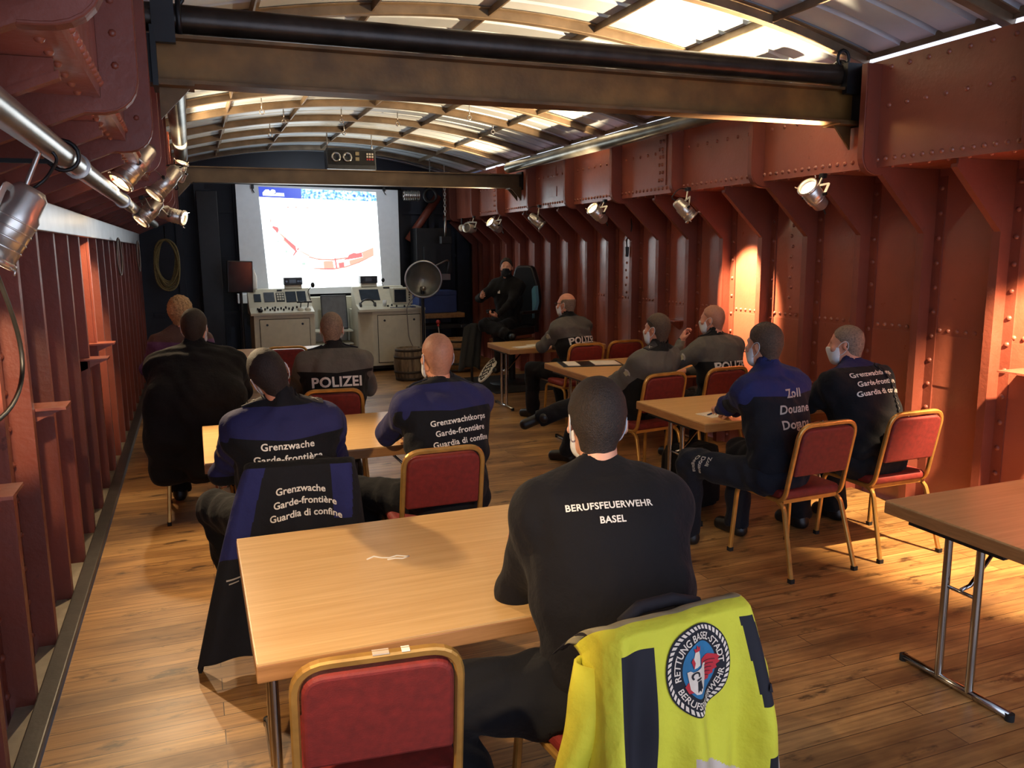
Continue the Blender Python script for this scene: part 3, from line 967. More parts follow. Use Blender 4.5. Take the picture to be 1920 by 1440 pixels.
        for ax in range(3):
            u, v = [(1, 2), (2, 0), (0, 1)][ax]
            sl0 = [slice(1, n[i] - 1) for i in range(3)]; sl1 = list(sl0)
            sl0[ax] = slice(0, n[ax] - 1); sl1[ax] = slice(1, n[ax])
            a, b = s[tuple(sl0)], s[tuple(sl1)]
            for flag in (True, False):
                E = np.argwhere((a != b) & (a == flag))
                if len(E) == 0: continue
                off = np.ones(3, dtype=int); off[ax] = 0; E = E + off
                c = []
                for du, dv in ((1, 1), (0, 1), (0, 0), (1, 0)):
                    q = E.copy(); q[:, u] -= du; q[:, v] -= dv
                    c.append(idx[q[:, 0], q[:, 1], q[:, 2]])
                q = np.stack(c, 1)
                Q.append(q if flag else q[:, ::-1])
        Q = np.concatenate(Q) if Q else np.zeros((0, 4), int)
        return V, Q[(Q >= 0).all(1)]


def field_object(name, F, mat, parent, attr=None):
    V, Q = F.mesh()
    # one light smoothing pass along the quads
    if len(V):
        for _ in range(2):
            acc = np.zeros_like(V); w = np.zeros(len(V))
            for j in range(4):
                a, b = Q[:, j], Q[:, (j + 1) % 4]
                np.add.at(acc, a, V[b]); np.add.at(w, a, 1)
                np.add.at(acc, b, V[a]); np.add.at(w, b, 1)
            V = V * .55 + .45 * acc / np.maximum(w, 1)[:, None]
    me = bpy.data.meshes.new(name)
    me.vertices.add(len(V)); me.vertices.foreach_set('co', V.astype(np.float32).ravel())
    me.loops.add(len(Q) * 4); me.loops.foreach_set('vertex_index', Q.astype(np.int32).ravel())
    me.polygons.add(len(Q)); me.polygons.foreach_set('loop_start', np.arange(0, len(Q) * 4, 4, dtype=np.int32))
    me.update(calc_edges=True); me.validate()
    me.polygons.foreach_set('use_smooth', np.ones(len(me.polygons), dtype=bool))
    me.materials.append(mat)
    if attr is not None:
        at = me.attributes.new('pat', 'FLOAT', 'POINT')
        at.data.foreach_set('value', attr(V).astype(np.float32))
    o = bpy.data.objects.new(name, me); COL.objects.link(o)
    if parent is not None: o.parent = parent
    return o


def ik(a, c, l1, l2, hint):
    a, c, hint = (np.array(q, dtype=float) for q in (a, c, hint))
    d = c - a; L = np.linalg.norm(d); Lm = min(L, (l1 + l2) * .995)
    u = d / L; c = a + u * Lm
    x = (l1 ** 2 - l2 ** 2 + Lm ** 2) / (2 * Lm); y = math.sqrt(max(l1 ** 2 - x ** 2, 0))
    p = hint - u * (hint @ u); p = p / (np.linalg.norm(p) + 1e-9)
    return a + u * x + p * y, c


def nrm(v):
    v = np.array(v, dtype=float); return v / (np.linalg.norm(v) + 1e-9)


def rotm(yaw, pitch, roll):
    """columns right, forward, up; yaw>0 turns left, pitch>0 looks up, roll>0 tips to the right"""
    return np.array(Matrix.Rotation(R_(yaw), 3, 'Z') @ Matrix.Rotation(R_(pitch), 3, 'X') @ Matrix.Rotation(R_(roll), 3, 'Y'))


def hand(F, w, d, palm_n, side, curl=.5, s=1.0, r0=1.0):
    """palm, four fingers and a thumb in field F. w wrist, d hand direction, palm_n the way the palm faces, side +1 right hand."""
    d = nrm(d); pn = nrm(np.array(palm_n) - d * (np.array(palm_n) @ d)); x = np.cross(d, pn) * side     # x points to the thumb side
    w = np.array(w)
    P = lambda a, b, c: w + (x * a + d * b + pn * c) * s
    F.cone(P(0, -.02, 0), P(0, .03, 0), .024 * s, .027 * s, .015)
    F.cone(P(.022, .03, 0), P(.026, .085, 0), .015 * s, .013 * s, .015)
    F.cone(P(-.022, .03, 0), P(-.026, .08, 0), .015 * s, .013 * s, .015)
    F.cone(P(0, .03, 0), P(0, .085, 0), .016 * s, .014 * s, .015)
    for i, (a, L) in enumerate(((.030, .066), (.0105, .075), (-.0095, .07), (-.029, .054))):
        p = P(a, .088 - .006 * abs(i - 1), 0); ang = curl * (.5 + .08 * i)
        for j, (f, rr) in enumerate(((.45, .0095), (.32, .0088), (.25, .0078))):
            dd = d * math.cos(ang) + pn * math.sin(ang)
            q = p + dd * L * f * s
            F.cone(p, q, rr * s * r0, (rr - .0008) * s * r0, .004)
            p = q; ang += curl * .9
    t0 = P(.024, .015, .008); t1 = P(.05, .05, .02 + .012 * curl); t2 = P(.052, .078, .028 + .02 * curl); 
    F.cone(t0, t1, .015 * s, .0115 * s, .012); F.cone(t1, t2, .011 * s, .0085 * s, .004)


def person(label, x, y, yaw, c):
    """c: a dict with the pose and clothing. All lengths in metres in the person's own frame: x right, y forward, z up from the floor."""
    g = c.get
    s = g('s', 1.0); h = g('h', .0085)
    t = thing('person', label, 'person', (x, y, 0), R_(yaw))
    zh = g('zh', .545)
    H = np.array([0, 0, zh])
    a1, a2, tw, ro = g('lean1', -5), g('lean2', 4), g('twist', 0), g('side', 0)
    f1 = rotm(tw * .4, -a1, ro * .5); f2 = rotm(tw, -a2, ro)
    Wp = H + f1[:, 2] * .20 * s
    N = Wp + f2[:, 2] * .37 * s                       # base of the neck
    hy, hp, hr = g('head', (0, 0, 0))
    fh = rotm(hy, hp, hr)
    nk = nrm(f2[:, 2] * .5 + fh[:, 2] * .5 + f2[:, 1] * .12)
    HC = N + nk * .066 * s + fh[:, 2] * .088 * s + fh[:, 1] * .022 * s
    k_ = s * g('girth', 1.0); bw = s * g('wide', 1.0)
    C = lambda p: N + (f2[:, 0] * p[0] + f2[:, 1] * p[1] + f2[:, 2] * p[2]) * s
    hd = lambda p: HC + (fh[:, 0] * p[0] + fh[:, 1] * p[1] + fh[:, 2] * p[2]) * s * g('hs', 1.0)
    shl = [C((sd * .176 * g('wide', 1.0), -.005, -.098)) for sd in (-1, 1)]
    arms = []
    for i, sd in enumerate((-1, 1)):
        w_, hint = g('armL' if sd < 0 else 'armR')
        e, w2 = ik(shl[i], w_, .30 * s, .265 * s, hint)
        arms.append((shl[i], e, w2))
    legs = []
    for i, sd in enumerate((-1, 1)):
        an, hint, toe = g('legL' if sd < 0 else 'legR')
        hip = H + f1[:, 0] * sd * .095 * s + np.array([0, 0, -.015])
        kn, an2 = ik(hip, an, .46 * s, .44 * s, hint)
        legs.append((hip, kn, an2, nrm(toe)))
    pts = [H, N, HC + [0, 0, .2], HC - [.13, .13, 0], HC + [.13, .14, 0], H - [.27 * k_, .24, .15], H + [.27 * k_, .25, .1], C((-.3, -.2, 0)), C((.3, .2, 0)), C((.3, -.2, 0)), C((-.3, .2, -.1))]
    apts = [q for a in arms for q in a]; lpts = [q for l in legs for q in l[:3]]
    arr = np.array(pts + apts)
    lo, hi = arr.min(0) - .12, arr.max(0) + .12

    # ---- the body itself: one continuous skin
    A2 = np.array(pts + apts + lpts); B = Field(A2.min(0) - .12, A2.max(0) + .16, g('hb', h))
    B.ell(H + f1[:, 2] * .02, (.165 * k_, .125 * k_, .12), f1, .04)
    B.ell(Wp, (.15 * k_, .11 * k_, .16 * s), f1, .06)
    B.ell(C((0, .0, -.19)), (.165 * bw, .115 * k_, .18 * s), f2, .06)
    B.cone(shl[0], shl[1], .055 * s, .055 * s, .05)
    B.cone(C((0, -.012, -.05)), hd((0, -.02, -.05)), .054 * s, .054 * s, .025)
    for (a, e, w_), sd in zip(arms, (-1, 1)):
        B.cone(a, e, .048 * s, .038 * s, .03); B.cone(e, w_, .038 * s, .026 * s, .02)
        hdv = g('handL' if sd < 0 else 'handR', None)
        dv = nrm(w_ - e)
        if hdv is None: hdv = (dv, (0, 0, -1), .5)
        hand(B, w_ + dv * .01, nrm(np.array(hdv[0])), hdv[1], sd, hdv[2], s)
    for (a, kn, an, toe) in legs:
        B.cone(a, kn, .075 * k_, .052 * s, .04); B.cone(kn, an, .05 * s, .034 * s, .03)
        ku = nrm(kn - an); ku = nrm(ku - toe * (ku @ toe)); B.cone(an - ku * .02, an + toe * .09 - ku * .055, .032, .02, .02)
    # head
    B.ell(hd((0, -.014, .028)), (.0745 * s, .096 * s, .090 * s), fh, .02)
    B.ell(hd((0, .034, -.032)), (.060 * s, .062 * s, .082 * s), fh, .03)
    B.cone(hd((-.03, .045, -.088)), hd((.03, .045, -.088)), .026 * s, .026 * s, .03)
    B.cone(hd((0, .07, -.10)), hd((0, .072, -.085)), .020 * s, .02 * s, .02)
    B.cone(hd((-.032, .078, .022)), hd((.032, .078, .022)), .011 * s, .011 * s, .012)       # brow
    B.cone(hd((0, .088, .012)), hd((0, .112, -.028)), .0095 * s, .0125 * s, .010)            # nose
    B.cone(hd((-.012, .098, -.034)), hd((.012, .098, -.034)), .009 * s, .009 * s, .006)
    for sd in (-1, 1):
        B.ell(hd((sd * .031, .091, .004)), (.016 * s, .015 * s, .0085 * s), fh, .008, 'sub')   # eye sockets
        B.cone(hd((sd * .018, .078, .0135)), hd((sd * .044, .073, .0125)), .0052 * s, .0048 * s, .004)   # upper lid
        B.ell(hd((sd * .046, .062, -.03)), (.022 * s, .022 * s, .02 * s), fh, .02)            # cheek
        er = rotm(hy + sd * 24, hp, hr)
        B.ell(hd((sd * .080, -.012, -.012)), (.008 * s, .021 * s, .033 * s), er, .006)
        B.ell(hd((sd * .087, -.016, -.006)), (.007 * s, .010 * s, .016 * s), er, .003, 'sub')
    B.cone(hd((-.019, .087, -.064)), hd((.019, .087, -.064)), .0075 * s, .0075 * s, .006)    # lips
    B.cone(hd((-.016, .088, -.074)), hd((.016, .088, -.074)), .0075 * s, .0075 * s, .006)
    skin = M[g('skin', 'skin')]
    field_object('body', B, skin, t)
    for sd in (-1, 1):
        e = MB(); p = hd((sd * .031, .0665, .004)); e.ball(p, .0122 * s, M['eye'], 12, 8)
        e.ball(p + fh[:, 1] * .0066 * s, .0062 * s, M['iris'], 10, 6)
        e.build('eye', t)

    # ---- hair
    hs = g('hair')
    if hs:
        mt, th, kind = hs
        Fh = Field(HC - .16, HC + .16, min(h, .0075))
        Fh.ell(hd((0, -.014, .028)), ((.0745 + th) * s, (.096 + th) * s, (.090 + th * 1.2) * s), fh, 0)
        Fh.cone(hd((0, -.045, -.03)), hd((0, -.036, -.085)), (.0545 + th) * s, (.050 + th) * s, .03)
        X, Y, Z = Fh.all(); q = [X - HC[0], Y - HC[1], Z - HC[2]]
        lx, ly, lz = (sum(q[i] * fh[i, j] for i in range(3)) / s for j in range(3))
        cut = np.maximum((ly - np.interp(lz.ravel(), [-.12, -.05, -.02, .02, .04, .09], [-.03, -.022, -.010, .022, .050, .075]).reshape(lz.shape).astype(np.float32)) * .8, -.105 - lz)
        if kind == 'fringe':        # hair only round the sides and back
            cut = np.maximum(cut, lz - .055 + .9 * np.maximum(ly + .0, 0) - .0)
        if kind == 'tousled':
            Fh.F += (.005 * np.sin(95 * lx + 5 * np.sin(50 * lz)) * np.sin(70 * lz + 60 * ly) + .003 * np.sin(170 * lx + 150 * ly)).astype(np.float32)
        else:
            Fh.F += (.0012 * np.sin(140 * lx) * np.sin(130 * lz + 40 * ly)).astype(np.float32)
        Fh.F += (th * .95 * s * np.clip((.0 - lz) / .085, 0, 1)).astype(np.float32)
        Fh.F = np.maximum(Fh.F, (cut * s).astype(np.float32))
        field_object('hair', Fh, M[mt], t)
    # ---- face mask
    if g('mask'):
        Fm = Field(HC - .15, HC + .15, .006); th = .008
        Fm.ell(hd((0, .034, -.032)), ((.060 + th) * s, (.062 + th) * s, (.082 + th) * s), fh, .0)
        Fm.cone(hd((-.03, .045, -.088)), hd((.03, .045, -.088)), (.026 + th) * s, (.026 + th) * s, .03)
        Fm.cone(hd((0, .07, -.10)), hd((0, .106, -.03)), .026 * s, .016 * s, .03)
        Fm.ell(hd((0, .034, -.032)), (.058 * s, .058 * s, .078 * s), fh, 0, 'sub')
        X, Y, Z = Fm.all(); q = [X - HC[0], Y - HC[1], Z - HC[2]]
        lx, ly, lz = (sum(q[i] * fh[i, j] for i in range(3)) / s for j in range(3))
        Fm.F = np.maximum(Fm.F, (np.maximum(lz + .016 - .1 * np.maximum(ly - .09, 0), .022 - ly + .15 * np.abs(lz + .06)) * s).astype(np.float32))
        mo = field_object('face_mask', Fm, M[g('mask')], t)
        for sd in (-1, 1):
            st = MB()
            st.tube(rounded([hd((sd * .062, .045, -.03)), hd((sd * .079, .01, .01)), hd((sd * .083, -.028, .02)), hd((sd * .082, -.034, -.02)), hd((sd * .074, .0, -.06)), hd((sd * .058, .04, -.075))], .02, 4), .0022 * s, M[g('mask')], 6)
            st.build('ear_loop', mo)
    # ---- jacket
    cu = g('top'); th = g('loose', .016)
    J = Field(lo - .05, hi + .05, h)
    J.ell(H + f1[:, 2] * .05 * s, (.172 * k_ + th, .135 * k_ + th, .13 * s), f1, .05)
    J.ell(Wp, (.158 * k_ + th, .122 * k_ + th, .17 * s), f1, .08)
    J.ell(C((0, .0, -.20)), (.17 * bw + th, .122 * k_ + th, .2 * s), f2, .07)
    J.cone(shl[0], shl[1], .060 * s + th * .6, .060 * s + th * .6, .07)
    for sd in (-1, 1):
        J.cone(C((sd * .09 * bw, -.02, -.13)), C((sd * .105 * bw, -.015, -.30)), .088 * k_, .085 * k_, .09)
    for sd in (0, 1):
        J.cone(C(((sd * 2 - 1) * .05, -.012, -.005)), shl[sd], .046 * s + th * .3, .058 * s + th * .6, .06)
    for (a, e, w_) in arms:
        J.cone(a, e, .060 * s + th * .6, .054 * s + th * .5, .075); J.cone(e, w_, .052 * s + th * .4, .036 * s + th * .3, .03)
    if g('skirt'):          # the hanging tail of a long coat
        for sd in (-1, 1):
            J.cone(H + f1[:, 0] * sd * .13 * s + [0, -.06, -.05], np.array([sd * .20, -.10, g('skirt')]), .13, .10, .08)
            J.cone(C((sd * .12, -.06, -.16)), np.array([sd * .20, -.23, .86]), .10, .09, .16); J.cone(np.array([sd * .20, -.23, .86]), np.array([sd * .22, -.25, .62]), .09, .09, .16)
            J.cone(np.array([sd * .22, -.25, .62]), np.array([sd * .24, -.25, g('skirt')]), .09, .08, .16)
        J.cone(C((0, -.07, -.16)), np.array([0, -.25, .86]), .10, .09, .16); J.cone(np.array([0, -.25, .86]), np.array([0, -.27, g('skirt')]), .09, .08, .16)
    ck = g('collar', .05) + .012
    J.cone(C((0, -.012, -.03)), C((0, .0, ck - .012)), .074 * s, .066 * s, .02)
    J.ripple(g('fold', .0065), 1.0, g('seed', 0))
    J.cone(C((0, .0, .012)), C((0, .012, ck + .06)), .057 * s, .063 * s, 0, 'sub')
    for (a, e, w_) in arms:
        dv = nrm(w_ - e); J.cone(w_ + dv * .022, w_ + dv * .07, .032 * s, .036 * s, 0, 'sub')
    pat = g('pat')

    def attr(V):
        q = (V - N) / s; lx, ly, lz = q @ f2[:, 0], q @ f2[:, 1], q @ f2[:, 2]
        al = np.full(len(V), 9.0)
        for (a, e, w_) in arms:
            for p0, p1 in ((a, e), (e, w_)):
                ba = p1 - p0; tt = np.clip(((V - p0) @ ba) / (ba @ ba), 0, 1); al = np.minimum(al, np.linalg.norm(V - p0 - tt[:, None] * ba, axis=1))
        if pat is None: return np.full(len(V), -1.0)
        yoke, sleeve, collar = pat[:3]
        v = lz - yoke - .10 * np.abs(lx)
        sl = (np.abs(lx) - .188 * g('wide', 1.0))
        fore = np.full(len(V), 9.0)
        for (a, e, w_) in arms:
            tt = np.clip(((V - e) @ (w_ - e)) / ((w_ - e) @ (w_ - e)), 0, 1); fore = np.minimum(fore, np.linalg.norm(V - e - tt[:, None] * (w_ - e), axis=1) + .0 * tt)
        if sleeve == 'full':
            v = np.maximum(v, np.minimum(np.maximum(sl, .078 - fore), .10 - al))
        elif sleeve == 'upper':
            v = np.maximum(v, np.minimum(np.minimum(sl, lz - (-.33)), .10 - al))
        if collar: v = np.minimum(v, .012 - lz)
        return v
    jo = field_object('jacket' if cu not in ('navy_cloth',) else 'sweatshirt', J, M[cu], t, attr)
    # ---- trousers
    L2 = np.array(lpts + [H]); Tr = Field(L2.min(0) - .16, np.maximum(L2.max(0), H + [.2, .2, .08]) + .06, h)
    Tr.ell(H + [0, .0, -.01], (.185 * k_, .145 * k_, .115), None, .05)
    for (a, kn, an, toe) in legs:
        Tr.cone(a, kn, .100 * k_, .084 * s, .05); Tr.cone(kn, an + [0, 0, .0], .080 * s, .074 * s, .04)
    Tr.ripple(.0075, 1.0, g('seed', 0) + 2)
    for (a, kn, an, toe) in legs:
        Tr.plane(an, [0, 0, -1]) if False else None
        dv = nrm(an - kn); Tr.cone(an + dv * .078, an + dv * .16, .075, .09, 0, 'sub')
    to = field_object('trousers', Tr, M[g('trouser', 'trouser')], t, lambda V: np.full(len(V), -1.0))
    # ---- shoes
    for (a, kn, an, toe) in legs:
        up = nrm(kn - an); up = nrm(up - toe * (up @ toe)); Sx = np.cross(toe, up)
        Fs = Field(an - .30, an + .30, .008)
        sp = lambda b, c: an + toe * b + up * c
        Fs.cone(sp(-.01, .05), sp(-.015, -.05), .049, .045, .03)
        Fs.cone(sp(-.03, -.062), sp(.15, -.07), .040, .040, .03, flat=(up, 1.0))
        Fs.cone(sp(.0, -.03), sp(.15, -.058), .040, .038, .03)
        q = Fs.all(); d = sum((q[i] - (an - up * .098)[i]) * -up[i] for i in range(3))
        Fs.F = np.maximum(Fs.F, d.astype(np.float32))
        field_object('shoe', Fs, M['shoe'], t)
    return dict(t=t, N=N, f2=f2, f1=f1, HC=HC, fh=fh, s=s, jacket=jo, arms=arms, trousers=to, legs=legs, C=C, hd=hd)


# ------------------------------------------------------------------ lettering laid on cloth
def text_mesh(s, size, bold=.0, spacing=1.0):
    cu = bpy.data.curves.new('txt', 'FONT'); cu.body = s; cu.size = size; cu.offset = bold * size; cu.space_character = spacing
    cu.resolution_u = 3
    ob = bpy.data.objects.new('txt', cu); COL.objects.link(ob)
    dg = bpy.context.evaluated_depsgraph_get()
    me = bpy.data.meshes.new_from_object(ob.evaluated_get(dg))
    bpy.data.objects.remove(ob); bpy.data.curves.remove(cu)
    bm = bmesh.new(); bm.from_mesh(me); bpy.data.meshes.remove(me)
    bmesh.ops.triangulate(bm, faces=bm.faces)
    for _ in range(3):
        ed = [e for e in bm.edges if e.calc_length() > size * .22]
        if not ed: break
        bmesh.ops.subdivide_edges(bm, edges=ed, cuts=1, use_grid_fill=False)
        bmesh.ops.triangulate(bm, faces=bm.faces)
    V = [v.co.copy() for v in bm.verts]; bm.verts.index_update()
    Fc = [[v.index for v in f.verts] for f in bm.faces]; bm.free()
    xs = [v.x for v in V]; return V, Fc, (min(xs), max(xs))


def bvh_of(o):
    me = o.data
    return BVHTree.FromPolygons([v.co for v in me.vertices], [tuple(p.vertices) for p in me.polygons])


def lay(V, to3, dirv, tree, lift=.004):
    """drop points onto a surface along dirv; points that miss it come back as None"""
    d = Vector(dirv); out = []; dep = []
    for v in V:
        o = Vector(to3(v)); hit = tree.ray_cast(o, d)
        if hit[0] is not None:
            out.append(hit[0] - d * lift); dep.append((hit[0] - o).dot(d))
        else:
            out.append(None); dep.append(None)
    ok = sorted(q for q in dep if q is not None); md = ok[len(ok) // 2] if ok else 0
    return [None if (q is None or abs(e - md) > .09) else q for q, e in zip(out, dep)]


def add_laid(m, Q, F, mat):
    keep = [f for f in F if all(Q[i] is not None for i in f)]
    use = sorted({i for f in keep for i in f}); ix = {i: k for k, i in enumerate(use)}
    if keep: m.add([Q[i] for i in use], [[ix[i] for i in f] for f in keep], mat)


def back_text(P, lines, size, x0=0.0, top=-.2, gap=1.25, tilt=0.0, bold=.012, mat='print', name='lettering', spacing=1.05):
    """lines of print across the back of a jacket"""
    tree = bvh_of(P['jacket']); f2 = P['f2']
    for i, ln in enumerate(lines):
        m = MB()
        V, Fc, (a, b) = text_mesh(ln, size, bold, spacing); mid = (a + b) / 2
        ct, st = math.cos(R_(tilt)), math.sin(R_(tilt))

        def to3(v):
            u, w = (v.x - mid), v.y - i * size * gap
            p = P['C']((x0 + u * ct - w * st, -.5, top + u * st + w * ct)); return p
        Q = lay(V, to3, f2[:, 1], tree)
        add_laid(m, Q, Fc, M[mat])
        m.build(name, P['jacket'])


def patch_on(P, obj, o0, d, sz, mat, name, parent=None, lift=.004, poly=None, up=(0, 0, 1), n=6):
    """a cloth patch: a small grid laid on a surface from point o0 along d"""
    tree = bvh_of(obj); d = Vector(d).normalized(); upv = Vector(up); upv = (upv - d * upv.dot(d)).normalized(); sx = d.cross(upv)
    V = []; Fc = []
    for j in range(n + 1):
        for i in range(n + 1):
            V.append(Vector((i / n - .5, j / n - .5, 0)))
    for j in range(n):
        for i in range(n):
            a = j * (n + 1) + i; Fc.append((a, a + 1, a + n + 2, a + n + 1))
    Q = lay(V, lambda v: Vector(o0) + sx * v.x * sz[0] + upv * v.y * sz[1], d, tree, lift)
    m = MB(); add_laid(m, Q, Fc, M[mat]); o = m.build(name, parent if parent is not None else obj)
    sol = o.modifiers.new('thickness', 'SOLIDIFY'); sol.thickness = .006; sol.offset = 0
    return o
# ------------------------------------------------------------------ the twelve people
FWD, UP = (0, 1, 0), (0, 1, .6)
DN = (0, 0, -1)


def leg(x, y, z=.1, hint=(0, .6, 1), toe=(0, 1, 0)):
    return ((x, y, z), hint, toe)


P1 = person('person in a navy sweatshirt with white back lettering, elbows on the nearest table', 1.13, 2.02, 12, dict(
    s=1.10, zh=.56, lean1=14, lean2=24, wide=1.0, girth=1.28, twist=-22, head=(-28, -4, 2), top='navy_cloth', collar=.02, loose=.018, hair=('hair_dark', .010, 'short'),
    armL=((.04, .58, .82), (-.7, -.6, -.8)), armR=((.14, .56, .82), (.7, -.6, -.8)),
    legL=leg(-.34, .20, hint=(-1, .55, .7), toe=(-.5, 1, 0)), legR=leg(.26, .34, hint=(.4, .6, 1)), fold=.003, seed=1, h=.0085, mask='mask_white'))
back_text(P1, ['BERUFSFEUERWEHR', 'BASEL'], .0255, -.025, -.115, 1.5, 0, .024)

P2 = person('guard with a tilted dark-haired head and blue shoulders, jacket hung on the chair', .35, 3.90, 0, dict(
    s=1.04, zh=.55, lean1=-10, lean2=0, wide=1.04, girth=1.1, head=(8, 2, -24), top='guard', pat=(-.13, 'upper', True), hair=('hair_dark', .006, 'short'), skin='skin_red',
    armL=((-.10, .34, .70), (-1, -.1, -.4)), armR=((.10, .36, .70), (1, -.1, -.4)),
    legL=leg(-.24, .42, hint=(-.5, .6, 1), toe=(-.3, 1, 0)), legR=leg(.22, .44, hint=(.2, .6, 1)), seed=2, mask='mask_white'))
back_text(P2, ['Grenzwache', 'Garde-frontière', 'Guardia di confine'], .043, .0, -.165, 1.28, 0, .02)

P3 = person('shaven-headed guard with blue shoulders and an open collar, leaning at the table', 1.20, 4.03, 4, dict(
    s=1.04, zh=.55, lean1=4, lean2=16, wide=1.06, girth=1.1, head=(0, 2, 0), top='guard', pat=(-.14, 'full', True), hair=('stubble', .0035, 'short'), skin='skin_red',
    armL=((-.10, .58, .80), (-1, -.3, -.5)), armR=((.14, .56, .78), (1, -.3, -.5)),
    legL=leg(-.28, .30, hint=(-.7, .6, 1), toe=(-.3, 1, 0)), legR=leg(.22, .34, hint=(.4, .6, 1)), seed=3, mask='mask_white'))
back_text(P3, ['Grenzwachtkorps', 'Garde-frontière', 'Guardia di confine'], .040, .03, -.20, 1.32, 4, .02)

P4 = person('broad dark-haired person in a long black coat beside the left hull', -.02, 6.10, -4, dict(
    s=1.06, zh=.56, lean1=0, lean2=4, wide=1.24, girth=1.42, head=(-8, 0, 0), top='black_cloth', skirt=.36, hair=('hair_dark', .009, 'short'), loose=.04, collar=.06, fold=.005,
    armL=((-.14, .44, .72), (-1, -.1, -.5)), armR=((.14, .44, .72), (1, -.1, -.5)),
    legL=leg(-.20, .36), legR=leg(.2, .38), seed=4, h=.010, mask='mask_white'))

P5 = person('person with tousled blond hair and a violet top beside the left hull', -.13, 7.70, 6, dict(
    s=1.06, zh=.56, lean1=0, lean2=6, wide=.92, girth=1.0, head=(-16, 4, 4), top='blouse', pat=(-.10, 'none', False), hair=('hair_blond', .024, 'tousled'), collar=.02,
    armL=((-.1, .40, .74), (-1, -.1, -.5)), armR=((.14, .44, .72), (1, -.1, -.5)),
    legL=leg(-.14, .40), legR=leg(.14, .42), seed=5, h=.010))

P6 = person('police officer seen from behind before the consoles, white word across the back', .92, 5.95, -2, dict(
    s=1.02, zh=.55, lean1=2, lean2=10, wide=1.08, girth=1.12, head=(-6, 3, 0), top='police', pat=(-.168, 'full', True), hair=('hair_grey', .006, 'short'), collar=.055,
    armL=((-.12, .46, .72), (-1, -.15, -.5)), armR=((.14, .46, .72), (1, -.15, -.5)),
    legL=leg(-.15, .36), legR=leg(.15, .38), seed=6, h=.009, mask='mask_white'))
back_text(P6, ['POLIZEI'], .098, .0, -.262, 1.2, 0, .03)

P7 = person('presenter in black with a black face mask, legs crossed on the high helm chair', 4.02, 10.55, 128, dict(
    s=1.03, zh=.86, lean1=-8, lean2=4, wide=1.0, girth=1.0, head=(26, 2, 0), top='black_cloth', hair=('hair_dark', .009, 'short'), collar=.05,
    armL=((-.10, .42, .98), (-1, -.2, -.5)), armR=((.13, .44, 1.22), (1, -.2, -.6)),
    handL=((.5, .8, .2), (0, .2, 1), .9), handR=((-.55, .8, .25), (-.3, -1, .2), .45),
    legL=leg(-.16, .44, .34, (0, .6, 1), (0, 1, -.1)), legR=((-.36, .58, .74), (1, .5, .25), (-.6, .9, .15)), seed=7, h=.009, mask='mask_black'))

P8 = person('balding police officer with glasses and grey sleeves at the farthest right table', 3.79, 7.86, 20, dict(
    s=1.0, zh=.55, lean1=6, lean2=16, wide=1.08, girth=1.14, head=(16, -2, 2), top='police', pat=(-.235, 'full', True), hair=('hair_grey', .005, 'fringe'), collar=.055, skin='skin_red',
    armL=((-.06, .50, .76), (-1, -.3, -.5)), armR=((.16, .52, .76), (1, -.2, -.5)),
    legL=leg(-.24, .44, hint=(-.3, .6, 1), toe=(-.1, 1, 0)), legR=leg(.16, .38), seed=8, h=.0095, mask='mask_white'))
back_text(P8, ['POLIZEI'], .100, .0, -.300, 1.2, 0, .03)

P9 = person('police officer lounging back with crossed legs and spectacles pushed up', 3.32, 5.76, 24, dict(
    s=1.0, zh=.53, lean1=-26, lean2=-18, wide=1.08, girth=1.14, head=(4, 0, 2), top='police', pat=(-.235, 'full', True), hair=('hair_brown', .008, 'short'), collar=.055, skin='skin_red',
    armL=((-.16, .34, .62), (-1, -.4, -.2)), armR=((.14, .34, .66), (1, -.3, -.3)),
    legL=leg(-.10, .66, hint=(-.2, .6, 1), toe=(-.2, 1, 0)), legR=((-.34, .74, .42), (.0, .2, 1), (-.78, .5, -.36)), seed=9, h=.009, mask='mask_white'))
back_text(P9, ['POLIZEI'], .100, .0, -.300, 1.2, 0, .03)

P10 = person('bald police officer resting the chin on a hand by the hot light spot', 4.08, 5.70, 8, dict(
    s=.98, zh=.55, lean1=0, lean2=10, wide=1.08, girth=1.14, head=(26, -2, 0), top='police', pat=(-.225, 'full', True), hair=('stubble', .003, 'short'), collar=.055, skin='skin_red',
    armL=((-.17, .30, 1.05), (-.6, .6, -.6)), armR=((.02, .44, .76), (1, -.2, -.5)), handL=((.35, -.05, 1), (.6, -.5, 0), .9),
    legL=leg(-.15, .38), legR=leg(.15, .40), seed=10, h=.009, mask='mask_white'))
back_text(P10, ['POLIZEI'], .100, .02, -.290, 1.2, 0, .03)

P11 = person('customs person with brown hair and blue sleeves, writing at the table', 3.10, 3.74, 8, dict(
    s=1.03, zh=.555, lean1=6, lean2=12, wide=1.0, girth=1.02, head=(8, -2, 0), top='customs', pat=(-.150, 'full', False), hair=('hair_brown', .009, 'short'), collar=.06, trouser='trouser_blue',
    armL=((.12, .64, .79), (-1, -.3, -.5)), armR=((.24, .60, .79), (1, -.2, -.5)), handL=((.5, 1, -.05), (.3, 0, -1), .8),
    legL=leg(-.22, .50, hint=(-.4, .6, 1), toe=(-.15, 1, 0)), legR=leg(.16, .46, hint=(.1, .6, 1)), seed=11, h=.0085, mask='mask_white'))
back_text(P11, ['Zoll', 'Douane', 'Dogana'], .068, .02, -.155, 1.25, 0, .022, 'print_grey')

